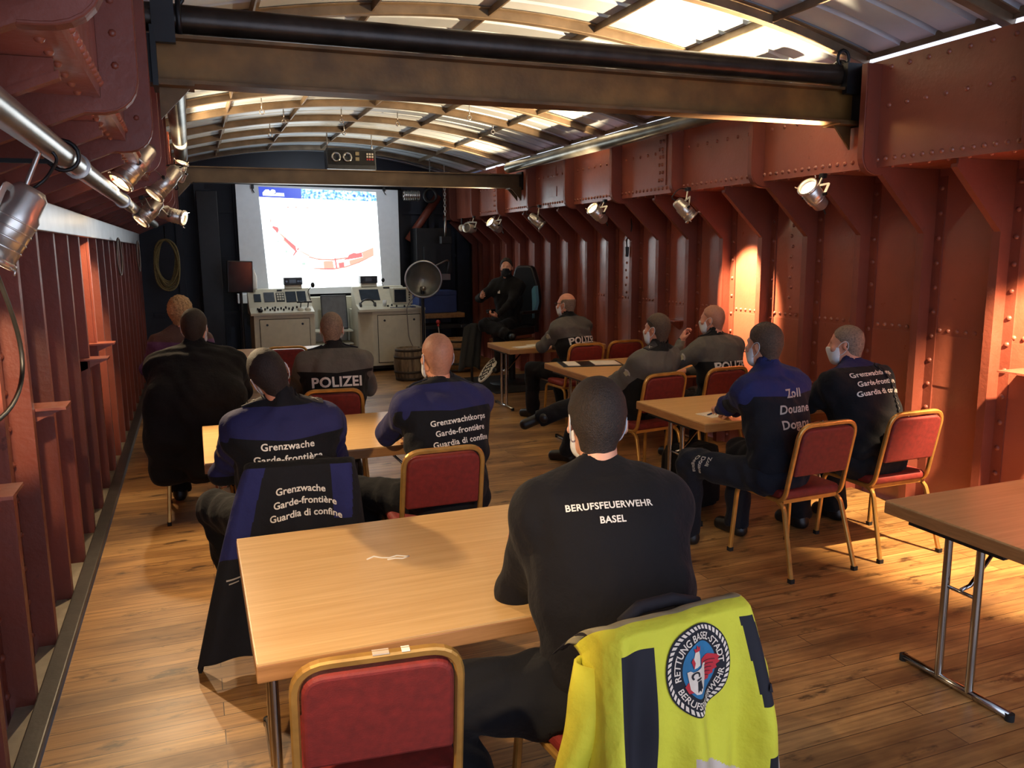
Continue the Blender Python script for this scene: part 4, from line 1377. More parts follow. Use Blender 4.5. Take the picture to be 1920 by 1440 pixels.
P12 = person('heavy balding guard beside the right hull with a radio cord over the back', 3.86, 3.80, 6, dict(
    s=1.0, zh=.55, lean1=12, lean2=22, wide=1.14, girth=1.30, head=(30, -4, 4), top='guard', pat=(-.02, 'strip', False), hair=('hair_grey', .003, 'short'), skin='skin_red', collar=.05,
    armL=((-.10, .58, .78), (-1, -.3, -.5)), armR=((.14, .56, .78), (1, -.3, -.5)),
    legL=leg(-.16, .40), legR=leg(.18, .40), seed=12, h=.0085, mask='mask_white'))
back_text(P12, ['Grenzwachtkorps', 'Garde-frontière', 'Guardia di confine'], .046, .0, -.085, 1.32, 0, .02)
# ------------------------------------------------------------------ the stage end: screen, consoles, machinery
t = thing('projection_screen', 'white projection screen with a bright slide of a red river map', 'projection screen', (1.95, 13.5, 1.1))
m = MB(); m.b2((-1.25, -.01, .06), (1.285, .01, 1.80), M['panel_fabric']); m.build('fabric', t)
m = MB(); m.tube([(-1.3, 0, 1.80), (1.34, 0, 1.75)], .035, M['black_steel'], 12); m.build('roller_tube', t)
for x in (-1.0, 1.05):
    m = MB(); m.tube([(x, -.03, 1.86), (x, -.03, 1.68), (x + .02, -.05, 1.64)], .008, M['black_steel'], 6); m.b2((x - .02, -.045, 1.70), (x + .02, -.02, 1.76), M['black_steel']); m.build('hook', t)


def slide(u, v, d=0.0):
    return (.9995 + .001265 * u - 1.95, -.012 - d, 2.911 - .001248 * v + .00002 * u - 1.1)


def slide_part(name, polys, mat, d, parent):
    b = MB()
    for p in polys:
        b.add([slide(u, v, d) for u, v in p], [tuple(range(len(p)))], mat)
    return b.build(name, parent)


def slide_parts(name, polys, mat, d, parent):
    for p in polys:
        slide_part(name, [p], mat, d, parent)


E_WHITE = emissive('projected_white', (.90, .98, 1.0, 1), 1.7)
E_BLUE = emissive('projected_blue', srgb(58, 84, 214), .5)
E_CORAL = emissive('projected_coral', srgb(250, 140, 140), .5)
E_SAND = emissive('projected_sand', srgb(252, 196, 172), .52)
E_LINE = emissive('projected_outline', srgb(240, 170, 150), .48)
E_GREEN = emissive('projected_pale_green', srgb(210, 236, 222), .5)
_t = NT('projected_town_photo'); _n = _t.n('ShaderNodeTexNoise'); _n.inputs['Scale'].default_value = 26; _n.inputs['Detail'].default_value = 6
_t.l(_t.coord(), _n.inputs[0])
_t.set(Base_Color=(0.02, .02, .02, 1), Emission_Color=_t.ramp(_n.outputs[0], [(.34, srgb(70, 110, 215)), (.46, srgb(150, 225, 245)), (.56, srgb(235, 255, 240)), (.7, srgb(255, 255, 250))]), Emission_Strength=.6)
im = slide_part('projected_slide', [[(32, 185), (1485, 250), (1518, 1335), (88, 1335)]], E_WHITE, 0, t)
slide_part('header_band', [[(32, 62), (540, 86), (540, 210), (36, 186)]], E_BLUE, .002, im)
slide_part('header_photo', [[(530, 86), (1480, 130), (1484, 248), (520, 208)]], _t.m, .001, im)
# logo: a double hump with a small word block
lg = [[(78, 135), (110, 100), (150, 98), (165, 118), (190, 96), (225, 104), (232, 135), (205, 150), (190, 175), (80, 170)], [(195, 158), (235, 150), (240, 138), (330, 142), (334, 180), (195, 176)]]
slide_parts('header_logo', lg, E_WHITE, .004, im)
slide_parts('river_bank', [[(600, 930), (700, 962), (880, 975), (1080, 955), (1250, 905), (1420, 838), (1420, 850), (1250, 920), (1080, 972), (900, 992), (720, 982), (590, 945)],
                          [(600, 1078), (770, 1085), (900, 1090), (1040, 1075), (1220, 1020), (1420, 935), (1420, 946), (1230, 1034), (1050, 1090), (900, 1110), (770, 1106), (640, 1090)]], E_LINE, .002, im)
slide_parts('sand_zone', [[(240, 625), (268, 640), (330, 695), (300, 700)], [(290, 720), (310, 700), (450, 850), (430, 860)], [(470, 845), (600, 915), (610, 940), (480, 860)], [(1270, 905), (1420, 840), (1420, 940), (1200, 1030), (1110, 1060), (1100, 1000), (1280, 960)], [(775, 1000), (890, 995), (905, 1095), (775, 1100)], [(960, 1025), (1035, 1015), (1040, 1085), (970, 1098)]], E_SAND, .003, im)
slide_parts('coral_zone', [[(165, 560), (180, 542), (240, 562), (245, 600), (225, 635), (200, 598)], [(296, 700), (320, 690), (440, 800), (445, 840), (430, 865)], [(398, 912), (440, 850), (460, 858), (410, 920)], [(450, 840), (470, 820), (484, 830), (460, 856)],
                          [(1030, 985), (1080, 965), (1100, 925), (1165, 900), (1200, 910), (1265, 898), (1278, 955), (1220, 968), (1030, 992)], [(912, 965), (932, 962), (948, 1095), (928, 1100)], [(780, 1090), (900, 1092), (900, 1108), (780, 1104)], [(968, 1030), (1030, 1022), (1034, 1082), (975, 1092)]], E_CORAL, .004, im)
slide_parts('map_caption', [[(150, 462), (160, 462), (160, 500), (150, 500)], [(360, 305), (380, 305), (380, 320), (360, 320)], [(455, 310), (480, 310), (480, 324), (455, 324)], [(560, 312), (620, 314), (620, 326), (560, 324)]], E_LINE, .002, im)
slide_parts('map_label', [[(310, 850), (335, 850), (335, 880), (310, 880)], [(508, 1010), (550, 1010), (550, 1040), (508, 1040)], [(222, 725), (240, 725), (240, 745), (222, 745)]], E_GREEN, .002, im)

m = MB(); m.b2((.62, 13.2, 1.06), (.86, 13.46, 1.20), M['panel_fabric'], .006)
tag(m.build('switch_box'), 'small white box under the lower left screen corner', 'box')
m = MB(); m.b2((1.66, 13.25, .02), (2.42, 13.46, 1.12), M['cream'], .008)
tag(m.build('backing_cabinet'), 'plain cream cabinet between and behind the two consoles', 'cabinet')


def knob_row(parent, pts, r=.014, mat='black_plastic', h=.03, name='knob'):
    for p in pts:
        k = MB(); k.cyl(p, (p[0], p[1] - .004, p[2] + h), r, M[mat], r * .8, 12); k.build(name, parent)


def console(label, x0, x1, ch, y0=12.3):
    """a ship's helm console: body with a door, knob desk and tilted instrument panel"""
    t = thing('helm_console', label, 'console', ((x0 + x1) / 2, y0, 0), 0, 'cream helm consoles')
    w = (x1 - x0) / 2
    b = MB(); c = M['cream']
    plan = [(-w + .001, .9), (-w, ch * .6), (-w + ch, 0), (w, 0), (w, .9)] if ch > 0 else [(-w, .9), (-w, 0), (w, 0), (w, .9)]
    b.prism(plan, .1, .93, c, 'XY'); b.build('body', t)
    pl = MB(); q = [(a * .94, .04 + d * .92) for a, d in plan]; pl.prism(q, .05, .1, M['dark_gap'], 'XY'); pl.build('plinth', t)
    for cx in (-w + .1, w - .1):
        k = MB(); k.cyl((cx - .02, .08, .028), (cx + .02, .08, .028), .028, M['rubber'], n=14); k.build('castor', t)
    # knob desk and tilted panel in one wedge
    hx0 = -w - (.0 if ch else .04); 
    d = MB(); prof = [(-.03, .93), (-.03, .965), (.24, 1.03), (.50, 1.285), (.62, 1.29), (.62, .93)]
    d.prism(prof, hx0, w - (0 if not ch else .22), c, 'YZ')
    if ch:
        d.b2((w - .22, -.03, .93), (w, .62, .97), c)
    d.build('desk', t)
    dx0, dx1 = -w + ch + .08, w - .08
    g = MB(); g.b2((dx0 - .008, -.004, .14), (dx1 + .008, .004, .875), M['dark_gap']); g.build('door_gap', t)
    dr = MB(); dr.b2((dx0, -.012, .15), (dx1, .002, .865), c, .004); do = dr.build('door', t)
    for lx in (dx0 + .10, dx1 - .10):
        l = MB(); l.cyl((lx, -.012, .79), (lx, -.02, .79), .017, M['black_plastic'], n=14); l.build('lock', do)
    rot = Matrix.Rotation(math.atan2(.255, .26), 3, 'X')

    def pnl(u, wdt, f0, f1, mat, name, n=None, dep=.012):
        a = Vector((0, .24, 1.03)); e = Vector((0, .50, 1.285)); cpos = a.lerp(e, (f0 + f1) / 2); L = (e - a).length * (f1 - f0)
        p = MB(); p.box(cpos + Vector((u, 0, 0)) + rot @ Vector((0, 0, .005)), (wdt, L, dep), M[mat], rot, .003)
        o = p.build(name, t)
        return o, cpos, L
    return t, w, pnl, rot


t, w, pnl, rot = console('left cream helm console with many small black knobs and four displays', .78, 1.64, 0)
pnl(-.34, .10, .3, .72, 'screen_off', 'display'); pnl(-.17, .15, .28, .8, 'screen_dim', 'display')
kp, cp, L = pnl(-.01, .12, .28, .76, 'black_plastic', 'keypad')
for i in range(3):
    for j in range(3):
        k = MB(); k.box(cp + Vector((-.01 + (i - 1) * .036, 0, 0)) + rot @ Vector((0, (j - 1) * .05, .014)), (.026, .032, .008), M['cream'], rot); k.build('key', kp)
pnl(.145, .15, .24, .82, 'screen_off', 'display'); pnl(.30, .13, .24, .82, 'screen_off', 'display')
pnl(-.01, .07, .86, .94, 'black_plastic', 'name_strip')
kk = [(-.36, .12), (-.31, .16), (-.26, .10), (-.22, .17), (-.19, .07), (-.15, .13), (-.11, .17), (-.08, .09), (-.03, .13), (.0, .06), (.04, .16), (.08, .10), (.12, .05), (.14, .13), (.2, .16), (-.13, .05)]
knob_row(t, [(a, b, .975 + b * .24) for a, b in kk])
k = MB(); k.ball((-.33, .03, 1.0), .036, M['black_plastic'], 14, 8); k.build('trackball', t)
for q in (.24, .345):
    hnd = MB(); hnd.lathe([(.05, 0), (.045, .03), (.028, .05), (0, .05)], (q, .06, .975), (0, 0, 1), M['cream'], 16); ho = hnd.build('lever_base', t)
    l = MB(); l.tube([(q, .06, 1.02), (q + .01, .05, 1.10)], .008, M['black_plastic'], 8); l.tube([(q - .05, .05, 1.105), (q + .06, .05, 1.105)], .012, M['black_plastic'], 10); l.build('control_lever', ho)

t2, w2, pnl, rot = console('right cream helm console with a chamfered corner behind the small barrel', 2.30, 3.32, .20)
pnl(-.27, .30, .2, .82, 'screen_off', 'display'); pnl(.02, .10, .86, .94, 'black_plastic', 'name_strip')
pnl(.16, .09, .2, .72, 'paper', 'note_card')
knob_row(t2, [(-.05, .08, .99), (.02, .12, 1.0), (.08, .06, .985), (.2, .05, .98)])
m = MB()
for i in range(3):
    m.b2((-.40 + .02, -.001, .62 + .05 * i), (-.37, .004, .64 + .05 * i), M['dark_gap'])


def radio(label, x, y, z):
    t = thing('marine_radio', label, 'radio', (x, y, z), 0, 'marine radios')
    m = MB(); m.b2((-.125, -.06, 0), (.125, .08, .055), M['cream'], .004); m.build('bracket', t)
    m = MB(); m.b2((-.135, -.08, .055), (.135, .08, .165), M['black_plastic'], .008); b = m.build('case', t)
    m = MB(); m.b2((-.06, -.085, .085), (.04, -.079, .14), M['screen_dim']); m.build('display', b)
    for q in (-.1, .07, .105):
        k = MB(); k.cyl((q, -.08, .11), (q, -.1, .11), .017, M['screen_off'], n=12); k.build('knob', b)
    return t


radio('marine radio on top of the left console', 1.41, 12.84, 1.286)
radio('marine radio on top of the right console', 2.56, 12.84, 1.286)
t = thing('gooseneck_microphone', 'black gooseneck microphone at the right end of the left console', 'microphone', (1.60, 12.62, 1.0))
m = MB(); m.cyl((0, 0, 0), (0, 0, .03), .03, M['black_plastic']); m.build('base', t)
m = MB(); m.tube(rounded([(0, 0, .02), (.04, .0, .1), (.0, .05, .25), (.06, .0, .32)], .08, 6), .006, M['cable_black'], 8); m.build('neck', t)
m = MB(); m.ball((.075, -.01, .34), .03, M['black_plastic'], 12, 8, (1, 1, 1.4)); m.build('head', t)
t = thing('microphone', 'small black microphone beside the right marine radio', 'microphone', (2.80, 12.86, 1.29))
m = MB(); m.tube([(0, 0, 0), (-.02, 0, .04), (0, 0, .08)], .006, M['cable_black'], 6); m.build('neck', t)
m = MB(); m.ball((0, 0, .09), .028, M['black_plastic'], 12, 8, (1, 1, 1.3)); m.build('head', t)

t = thing('radar_monitor', 'small cream monitor with a dark display on the right console', 'monitor', (3.02, 12.55, .97))
m = MB(); m.b2((-.155, -.08, .05), (.155, .16, .30), M['cream'], .01); b = m.build('case', t)
m = MB(); m.b2((-.135, -.086, .08), (.05, -.079, .275), M['screen_off']); m.build('display', b)
for z in (.11, .15, .19, .23):
    k = MB(); k.cyl((.1, -.08, z), (.1, -.09, z), .011, M['black_plastic'], n=10); k.build('knob', b)
m = MB(); m.b2((-.13, -.06, 0), (.13, .12, .05), M['cream'], .004); m.build('foot', t)
m = MB(); m.box((2.98, 12.40, .977), (.40, .18, .012), M['blue_paint'])
tag(m.build('clipboard'), 'pale blue clipboard lying before the small cream monitor', 'clipboard')
t = thing('headset', 'black headset lying on the right console desk', 'headset', (2.46, 12.42, 1.0))
m = MB(); m.tube([(.11 * math.cos(a), .02, .02 + .09 * math.sin(a)) for a in np.linspace(0, PI, 14)], .012, M['black_plastic'], 8); m.build('headband', t)
for q in (-.11, .11):
    m = MB(); m.cyl((q - .015, .02, .02), (q + .015, .02, .02), .045, M['black_plastic'], n=16); m.build('ear_cup', t)
m = MB(); m.lathe([(0, 0), (.028, 0), (.032, .09), (.030, .09), (.026, .006), (0, .006)], (2.72, 12.42, 1.0), (0, 0, 1), simple('clear_plastic', srgb(206, 210, 210), .15))
tag(m.build('plastic_cup'), 'clear plastic cup on the right console desk', 'cup')

t = thing('monitor', 'large grey monitor leaning upright between the two consoles', 'monitor', (2.04, 13.0, .62))
rr = Matrix.Rotation(R_(-12), 3, 'X')
m = MB(); m.box((0, 0, .27), (.40, .04, .54), M['black_plastic'], rr, .008); b = m.build('case', t)
m = MB(); m.box(rr @ Vector((0, -.022, 0)) + Vector((0, 0, .27)), (.37, .004, .50), M['screen_dim'], rr); m.build('display', b)
t = thing('shelf_unit', 'two pale shelves between the consoles under the grey monitor', 'shelf', (2.04, 12.95, 0))
for z in (.40, .60):
    m = MB(); m.b2((-.36, -.2, z), (.24, .25, z + .02), M['cream']); m.build('shelf', t)
for x in (-.35, .23):
    m = MB(); m.b2((x - .01, .2, 0), (x + .01, .25, .62), M['cream']); m.build('upright', t)

t = thing('monitor', 'tall black monitor standing left of the projection screen', 'monitor', (.63, 12.4, 0))
rr = Matrix.Rotation(R_(2), 3, 'Y') @ Matrix.Rotation(R_(14), 3, 'Z')
m = MB(); m.box((0, 0, 1.49), (.36, .05, .45), M['black_plastic'], rr, .01); b = m.build('case', t)
m = MB(); m.box(rr @ Vector((0, -.027, 0)) + Vector((0, 0, 1.49)), (.33, .004, .42), M['screen_off'], rr); m.build('display', b)
m = MB(); m.cyl((0, .04, .02), (0, .04, 1.4), .022, M['black_steel'], n=14); m.build('pole', t)
m = MB(); m.cyl((0, .04, 0), (0, .04, .025), .2, M['black_steel'], n=24); m.build('base', t)
m = MB(); m.lathe([(0, 0), (.04, 0), (.045, .02), (.045, .2), (.02, .27), (.02, .3), (0, .3)], (.84, 12.75, 1.285), (0, 0, 1), M['paper'])
tag(m.build('bottle'), 'white bottle standing behind the tall black monitor', 'bottle')


def make_barrel(label, x, y, h, r, mat):
    t = thing('barrel', label, 'barrel', (x, y, 0))
    m = MB(); prof = [(0, 0), (r * .86, 0), (r * .94, h * .2), (r, h * .5), (r * .94, h * .8), (r * .86, h), (r * .8, h), (r * .8, h - .02), (0, h - .02)]
    m.lathe(prof, (0, 0, 0), (0, 0, 1), M[mat], 28); m.build('staves', t)
    for f, q in ((.06, .885), (.27, .965), (.73, .965), (.94, .885)):
        k = MB(); k.lathe([(r * q, h * f - .018), (r * (q + .012), h * f - .018), (r * (q + .012), h * f + .018), (r * q, h * f + .018)], (0, 0, 0), (0, 0, 1), M['hoop'], 28); k.build('hoop', t)
    return t


make_barrel('small weathered oak barrel before the right console', 2.83, 11.42, .46, .225, 'barrel')
make_barrel('darker barrel with a grey lid beside the presenter', 3.73, 11.95, .50, .26, 'timber')

t = thing('signal_lamp', 'large round grey reflector lamp on a stand beside the screen', 'lamp', (3.23, 12.0, 0))
dv = Vector((-.18, -.96, -.02)).normalized(); c0 = Vector((0, 0, 1.41))
m = MB(); m.lathe([(.275, .0), (.268, .012), (.25, -.03), (.2, -.09), (.12, -.13), (.0, -.145)], c0 - dv * .0, dv, M['glass_dish'], 40); m.lathe([(.278, .014), (.282, .0), (.26, -.06), (.2, -.12), (.1, -.165), (0, -.17)], c0, dv, M['black_steel'], 40); m.build('reflector', t)
m = MB(); m.lathe([(.268, -.004), (.284, -.004), (.284, .02), (.268, .02)], c0, dv, M['rail'], 40); m.build('rim', t)
m = MB(); m.lathe([(0, .03), (.03, .02), (.04, -.02), (.035, -.1)], c0 + Vector((0, 0, -.14)), dv, M['rail'], 16); m.build('bulb', t)
m = MB(); m.cyl((0, .08, .0), (0, .08, 1.3), .025, M['black_steel'], n=12); m.cyl((0, .08, 0), (0, .08, .03), .16, M['black_steel'], n=20); m.build('stand', t)
m = MB(); m.tube(rounded([(-.12, .06, 1.16), (-.25, .1, 1.02), (-.22, .12, .5), (0, .1, .1)], .1, 6), .008, M['cable'], 6); m.build('lamp_cord', t)

t = thing('chest', 'dark blue chest on a timber ledge beside the round reflector lamp', 'chest', (3.62, 12.95, 0))
m = MB(); m.b2((-.27, -.2, .84), (.36, .3, 1.18), M['blue_paint'], .008); m.build('body', t)
m = MB(); m.b2((-.27, -.21, 1.12), (.36, .3, 1.19), M['blue_paint'], .006); m.build('lid', t)
t = thing('bench', 'timber ledge and dark bench carrying the blue chest', 'bench', (3.66, 12.9, 0))
m = MB(); m.b2((-.31, -.25, .76), (.42, .4, .835), M['timber'], .005); m.build('top', t)
m = MB(); m.b2((-.31, -.4, .60), (.42, .1, .66), M['black_steel'], .005); m.build('step', t)
for x in (-.27, .38):
    m = MB(); m.b2((x - .03, -.1, 0), (x + .03, .3, .76), M['black_steel']); m.build('support', t)
t = thing('control_lever', 'thin floor lever with a red round knob beside the second barrel', 'lever', (3.47, 12.1, 0))
m = MB(); m.tube([(.04, 0, .03), (.02, 0, .5), (0, 0, .72)], .008, M['rail'], 8); m.build('rod', t)
m = MB(); m.ball((0, 0, .75), .035, M['red_knob'], 12, 8); m.ball((0, 0, .70), .022, M['red_knob'], 12, 6); m.build('knob', t)
m = MB(); m.b2((-.04, -.06, 0), (.12, .06, .04), M['black_steel'], .005); m.build('base', t)

t = thing('hoist_chain', 'hanging steel chain before the far right machinery', 'chain', (3.83, 12.8, 2.92))
m = MB()
for i in range(12):
    a = i % 2
    m.tube([((.016 * math.cos(q)) * (1 - a), (.016 * math.cos(q)) * a, -.045 * i - .02 + .032 * math.sin(q)) for q in np.linspace(0, 2 * PI, 11)[:-1]], .006, M['rail'], 6, True)
m.build('chain', t)
m = MB(); m.tube([(0, 0, .26), (0, 0, -.01)], .01, M['rail'], 6); m.build('chain_hanger', t)
m = MB(); m.tube([(0, 0, -.56), (0, 0, -.86)], .02, M['rail'], 8); m.b2((-.09, -.06, -.98), (.09, .06, -.86), M['black_steel'], .01); m.build('hook_block', t)
t = thing('pulley', 'dark steel pulley hanging behind the far right girder end', 'pulley', (3.62, 12.9, 2.7))
m = MB(); m.tube([(.1 * math.cos(a), 0, .1 * math.sin(a)) for a in np.linspace(0, 2 * PI, 24)[:-1]], .022, M['black_steel'], 8, True); m.build('sheave', t)
m = MB(); m.tube([(0, 0, .1), (0, 0, .56)], .01, M['rail'], 6); m.build('hanger', t)
m = MB(); m.b2((3.45, 13.2, 1.45), (4.05, 13.6, 2.2), M['black_steel'], .01); m.b2((3.55, 13.1, 1.6), (3.75, 13.2, 1.9), M['black_steel']); m.b2((3.8, 13.14, 1.35), (4.0, 13.2, 1.45), M['rail'])
m.tube(rounded([(3.5, 13.2, 1.6), (3.5, 12.95, 1.5), (3.95, 13.0, 1.7), (3.95, 13.2, 1.4)], .1, 5), .015, M['rail'], 8)
tag(m.build('winch_machinery'), 'dark winch machinery in the shadow right of the screen', 'machine')
m = MB(); m.ball((3.98, 12.4, 2.18), .055, M['paper'], 14, 8); m.cyl((3.98, 12.4, 2.22), (3.98, 12.4, 2.33), .012, M['black_plastic'])
tag(m.build('bulb'), 'bare white bulb hanging at the far end of the right girder', 'bulb')
m = MB()
for i in range(9):
    m.lathe([(.075, i * .03), (.088, i * .03 + .015), (.075, i * .03 + .03)], (3.28, 13.3, 2.72), (1, 0, 0), M['rail'], 20)
tag(m.build('flexible_duct'), 'grey ribbed duct beside the top right screen corner', 'duct')

# hanging unit with two dials
t = thing('instrument_unit', 'hanging unit with two round dials and a keypad above the far beam', 'instrument', (2.1, 11.35, 3.05))
rt = Matrix.Rotation(R_(-8), 3, 'X')
m = MB(); m.box((0, .1, 0), (.66, .22, .28), M['screen_dim'], rt, .01); b = m.build('case', t)
m = MB(); m.box((.0, -.012, .03), (.62, .012, .19), M['black_plastic'], rt); m.build('front_panel', b)
for x in (-.21, -.06):
    k = MB(); k.lathe([(.04, .012), (.05, .03), (.066, .02), (.068, 0)], (x, -.018, .03), rt @ Vector((0, -1, 0)), M['chrome'], 24); k.lathe([(0, .008), (.042, .012)], (x, -.018, .03), rt @ Vector((0, -1, 0)), M['screen_off'], 24); k.build('dial', b)
for i in range(3):
    for j in range(3):
        k = MB(); k.b2((.2 + i * .035, -.03, .0 + j * .035), (.222 + i * .035, -.018, .022 + j * .035), M['red_knob'] if j == 0 else M['paper']); k.build('key', b)
for z in (-.01, .06):
    k = MB(); k.b2((.05, -.03, z), (.1, -.018, z + .045), M['brass_patch']); k.build('meter', b)
for x in (-.3, .3):
    k = MB(); k.tube([(x, .1, .1), (x, .1, .39)], .008, M['rail'], 6); k.build('hanger', t)

L_ = bpy.data.lights.new('screen_fill_light', 'SPOT'); L_.energy = 26; L_.color = (.80, .90, 1.0); L_.spot_size = R_(110); L_.spot_blend = .6; L_.shadow_soft_size = .03  # added fill spot with no projector body, brightens the screen fabric
lo = bpy.data.objects.new('screen_fill_light', L_); COL.objects.link(lo); lo.parent = t; lo.location = (-.1, .30, -.02)
lo.rotation_euler = Vector((-.02, .80, -.50)).to_track_quat('-Z', 'Y').to_euler()

# presenter's helm chair with footrest, and the mat under it
t = thing('helm_chair', 'high black helm chair with a pale blue side and oval footrest', 'chair', (4.06, 10.5, 0), R_(118))
m = MB(); m.b2((-.25, -.24, .68), (.25, .27, .80), M['leather'], .05); m.build('seat', t)
bk = MB(); poly = [(q.x, q.z) for q in rounded([(-.2, 0, .78), (-.27, 0, 1.15), (-.24, 0, 1.38), (-.15, 0, 1.62), (.15, 0, 1.62), (.24, 0, 1.38), (.27, 0, 1.15), (.2, 0, .78)], .07, 5)]
bk.prism(poly, -.36, -.26, M['leather']); o = bk.build('backrest', t)
bv = o.modifiers.new('soft', 'BEVEL'); bv.width = .035; bv.segments = 4; bv.limit_method = 'ANGLE'
for sx in (-1, 1):
    k = MB(); k.prism([(q.x * sx, q.z) for q in rounded([(.2, 0, .9), (.275, 0, 1.12), (.25, 0, 1.36), (.19, 0, 1.30), (.2, 0, 1.1)], .03, 4)], -.275, -.21, M['teal'] if sx < 0 else M['leather']); k.build('side_bolster', t)
for sx in (-1, 1):
    k = MB(); k.b2((sx * .31 - .03, -.2, .98), (sx * .31 + .03, .15, 1.02), M['leather'], .012); k.b2((sx * .31 - .015, -.2, .72), (sx * .31 + .015, -.15, .98), M['black_steel']); k.build('armrest', t)
m = MB(); m.b2((-.2, -.2, .64), (.2, .2, .68), M['chrome']); m.b2((-.22, -.23, .60), (.22, .22, .63), M['timber']); m.build('seat_slide', t)
m = MB(); m.cyl((0, 0, .03), (0, 0, .62), .05, M['black_steel'], n=18); m.lathe([(.0, .05), (.1, .05), (.3, .015), (.31, 0)], (0, 0, .008), (0, 0, 1), M['black_steel'], 28); m.build('pedestal', t)
fc = Vector((-.05, .56, .26)); fn = Vector((.25, .72, .62)).normalized()
fu = Vector((0, 0, 1)).cross(fn).normalized(); fw = fn.cross(fu)
m = MB(); m.tube([(0, .04, .2), (0, .45, .2)], .014, M['chrome'], 10); m.build('footrest_bar', t)
m = MB()
vs = [fc + fu * (.12 * math.cos(a)) + fw * (.20 * math.sin(a)) for a in np.linspace(0, 2 * PI, 28)[:-1]]
m.add(vs, [tuple(range(27))], M['paper']); vs2 = [v - fn * .02 for v in vs]; m.add(vs2, [tuple(reversed(range(27)))], M['black_plastic'])
m.add(vs + vs2, [(i, (i + 1) % 27, 27 + (i + 1) % 27, 27 + i) for i in range(27)], M['paper'])
fo = m.build('footrest', t)
m = MB()
for k in range(6):
    b = -.14 + .055 * k; hw = .1 * math.sqrt(max(0, 1 - (b / .2) ** 2))
    m.tube([fc + fu * (-hw * .8 + 2 * hw * .8 * i / 6) + fw * (b + .03 * math.sin(i * 1.3 + k)) + fn * .003 for i in range(7)], .007, M['black_plastic'], 6)
m.build('tread', fo)
m = MB(); m.b2((3.55, 9.75, .001), (4.55, 11.2, .008), M['rubber']); tag(m.build('rubber_mat'), 'black rubber mat under the high helm chair', 'mat')

t = thing('hanging_coat', 'dark grey coat draped over the front of the presenter footrest', 'coat', (3.52, 10.62, 0))
vs = []; fs = []
for j in range(15):
    for i in range(21):
        u = i / 10 - 1; v = j / 14
        vs.append((u * (.13 + .03 * v) - .06 * v, -.06 - .05 * math.cos(u * 1.5) - .025 * math.sin(u * 9 + v * 2) * (.3 + v), .86 - .60 * v - .06 * u * u))
for j in range(14):
    for i in range(20):
        a = j * 21 + i; fs.append((a, a + 1, a + 22, a + 21))
m = MB(); m.add(vs, fs, cloth('dark_grey_coat_cloth', srgb(52, 52, 50)), True); o = m.build('cloth', t)
o.modifiers.new('thick', 'SOLIDIFY').thickness = .015
m = MB(); m.cyl((0, .02, 0), (0, .02, .84), .018, M['black_steel']); m.cyl((0, .02, 0), (0, .02, .02), .12, M['black_steel']); m.b2((-.14, .0, .80), (.14, .04, .83), M['black_steel']); m.build('coat_stand', t)

# ropes and cables on the left
t = thing('rope_coil', 'coil of yellowed rope hanging at the far left end', 'rope', (-.34, 13.1, 1.72))
for k in range(6):
    m = MB(); m.tube([((.12 + .012 * k) * math.cos(a) + .012 * math.sin(3 * a + k), -.03 * (k % 3), (.30 + .014 * k) * math.sin(a) - .012 * k) for a in np.linspace(0, 2 * PI, 40)[:-1]], .013, M['rope'], 8, True); m.build('turn', t)
m = MB(); m.tube([(0, .02, .5), (0, -.05, .32), (0, -.1, .36)], .01, M['black_steel'], 6); m.build('peg', t)
for lab, y, zt, rr_ in (('larger grey cable loop hanging from the aluminium duct', 8.9, 1.98, .15), ('smaller grey cable loop hanging from the far duct end', 11.9, 1.99, .17)):
    t = thing('cable_loop', lab, 'cable', (-.655, y, zt))
    for k in range(2):
        m = MB(); m.tube([(.02 + .01 * k, -.25 - .12 * k + (rr_ + .10) * math.cos(a), -rr_ * 1.0 + (rr_ + .02 * k) * math.sin(a) - .02) for a in np.linspace(0, 2 * PI, 30)[:-1]], .008, M['cable'], 8, True); m.build('turn', t)
t = thing('hanging_cable', 'thin grey cable sagging on the left frames by the picture edge', 'cable', (-.60, 3.0, 1.4))
m = MB(); m.tube([(0, -.15 + .55 * (math.sin(a)), .35 - .42 * math.cos(a * .5 - .2) + .3 * (a / 3) ** 2) for a in np.linspace(-1.4, 3.0, 26)], .008, M['cable_black'], 8); m.build('cord', t)
t = thing('hanging_cable', 'short black cable with a plug hanging below the right girder', 'cable', (4.58, 8.15, 2.1))
m = MB(); m.tube(rounded([(0, 0, .12), (.01, -.03, -.05), (-.02, .05, -.16), (0, .06, -.26)], .06, 5), .008, M['cable_black'], 8); m.build('cord', t)
m = MB(); m.cyl((0, .06, -.24), (0, .06, -.35), .022, M['black_plastic'], .016); m.build('plug', t)

# things on tables and floor
t = thing('folder', 'open black folder on the table before the lounging police officer', 'folder', (3.57, 7.1, .7305), R_(-14))
m = MB(); m.b2((-.30, -.17, 0), (.30, .17, .008), M['black_plastic'], .003); m.build('cover', t)
m = MB(); m.b2((.02, -.14, .008), (.27, .14, .014), M['paper']); m.build('sheet', t)
m = MB(); m.b2((-.25, -.15, .008), (-.13, .13, .014), M['paper']); m.build('note_strip', t)
for i, (x, y, rz, lab) in enumerate(((3.50, 8.68, 10, 'white sheet of paper nearest the left end of the farthest right table'), (3.70, 8.78, -12, 'white sheet of paper by the arm of the balding officer'), (3.24, 4.56, 8, 'small white sheet under the writing hand of the customs person'))):
    m = MB(); m.box((0, 0, .0015), (.21, .16, .003), M['paper']); o = m.build('paper_sheet'); o.location = (x, y, .7305); o.rotation_euler = (0, 0, R_(rz)); tag(o, lab, 'paper')
t = thing('pen', 'dark blue pen in the hand of the customs person', 'pen', (3.19, 4.50, .742))
m = MB(); m.cyl((-.02, .05, -.008), (.03, -.06, .05), .006, M['blue_paint'], n=10); m.build('barrel', t)
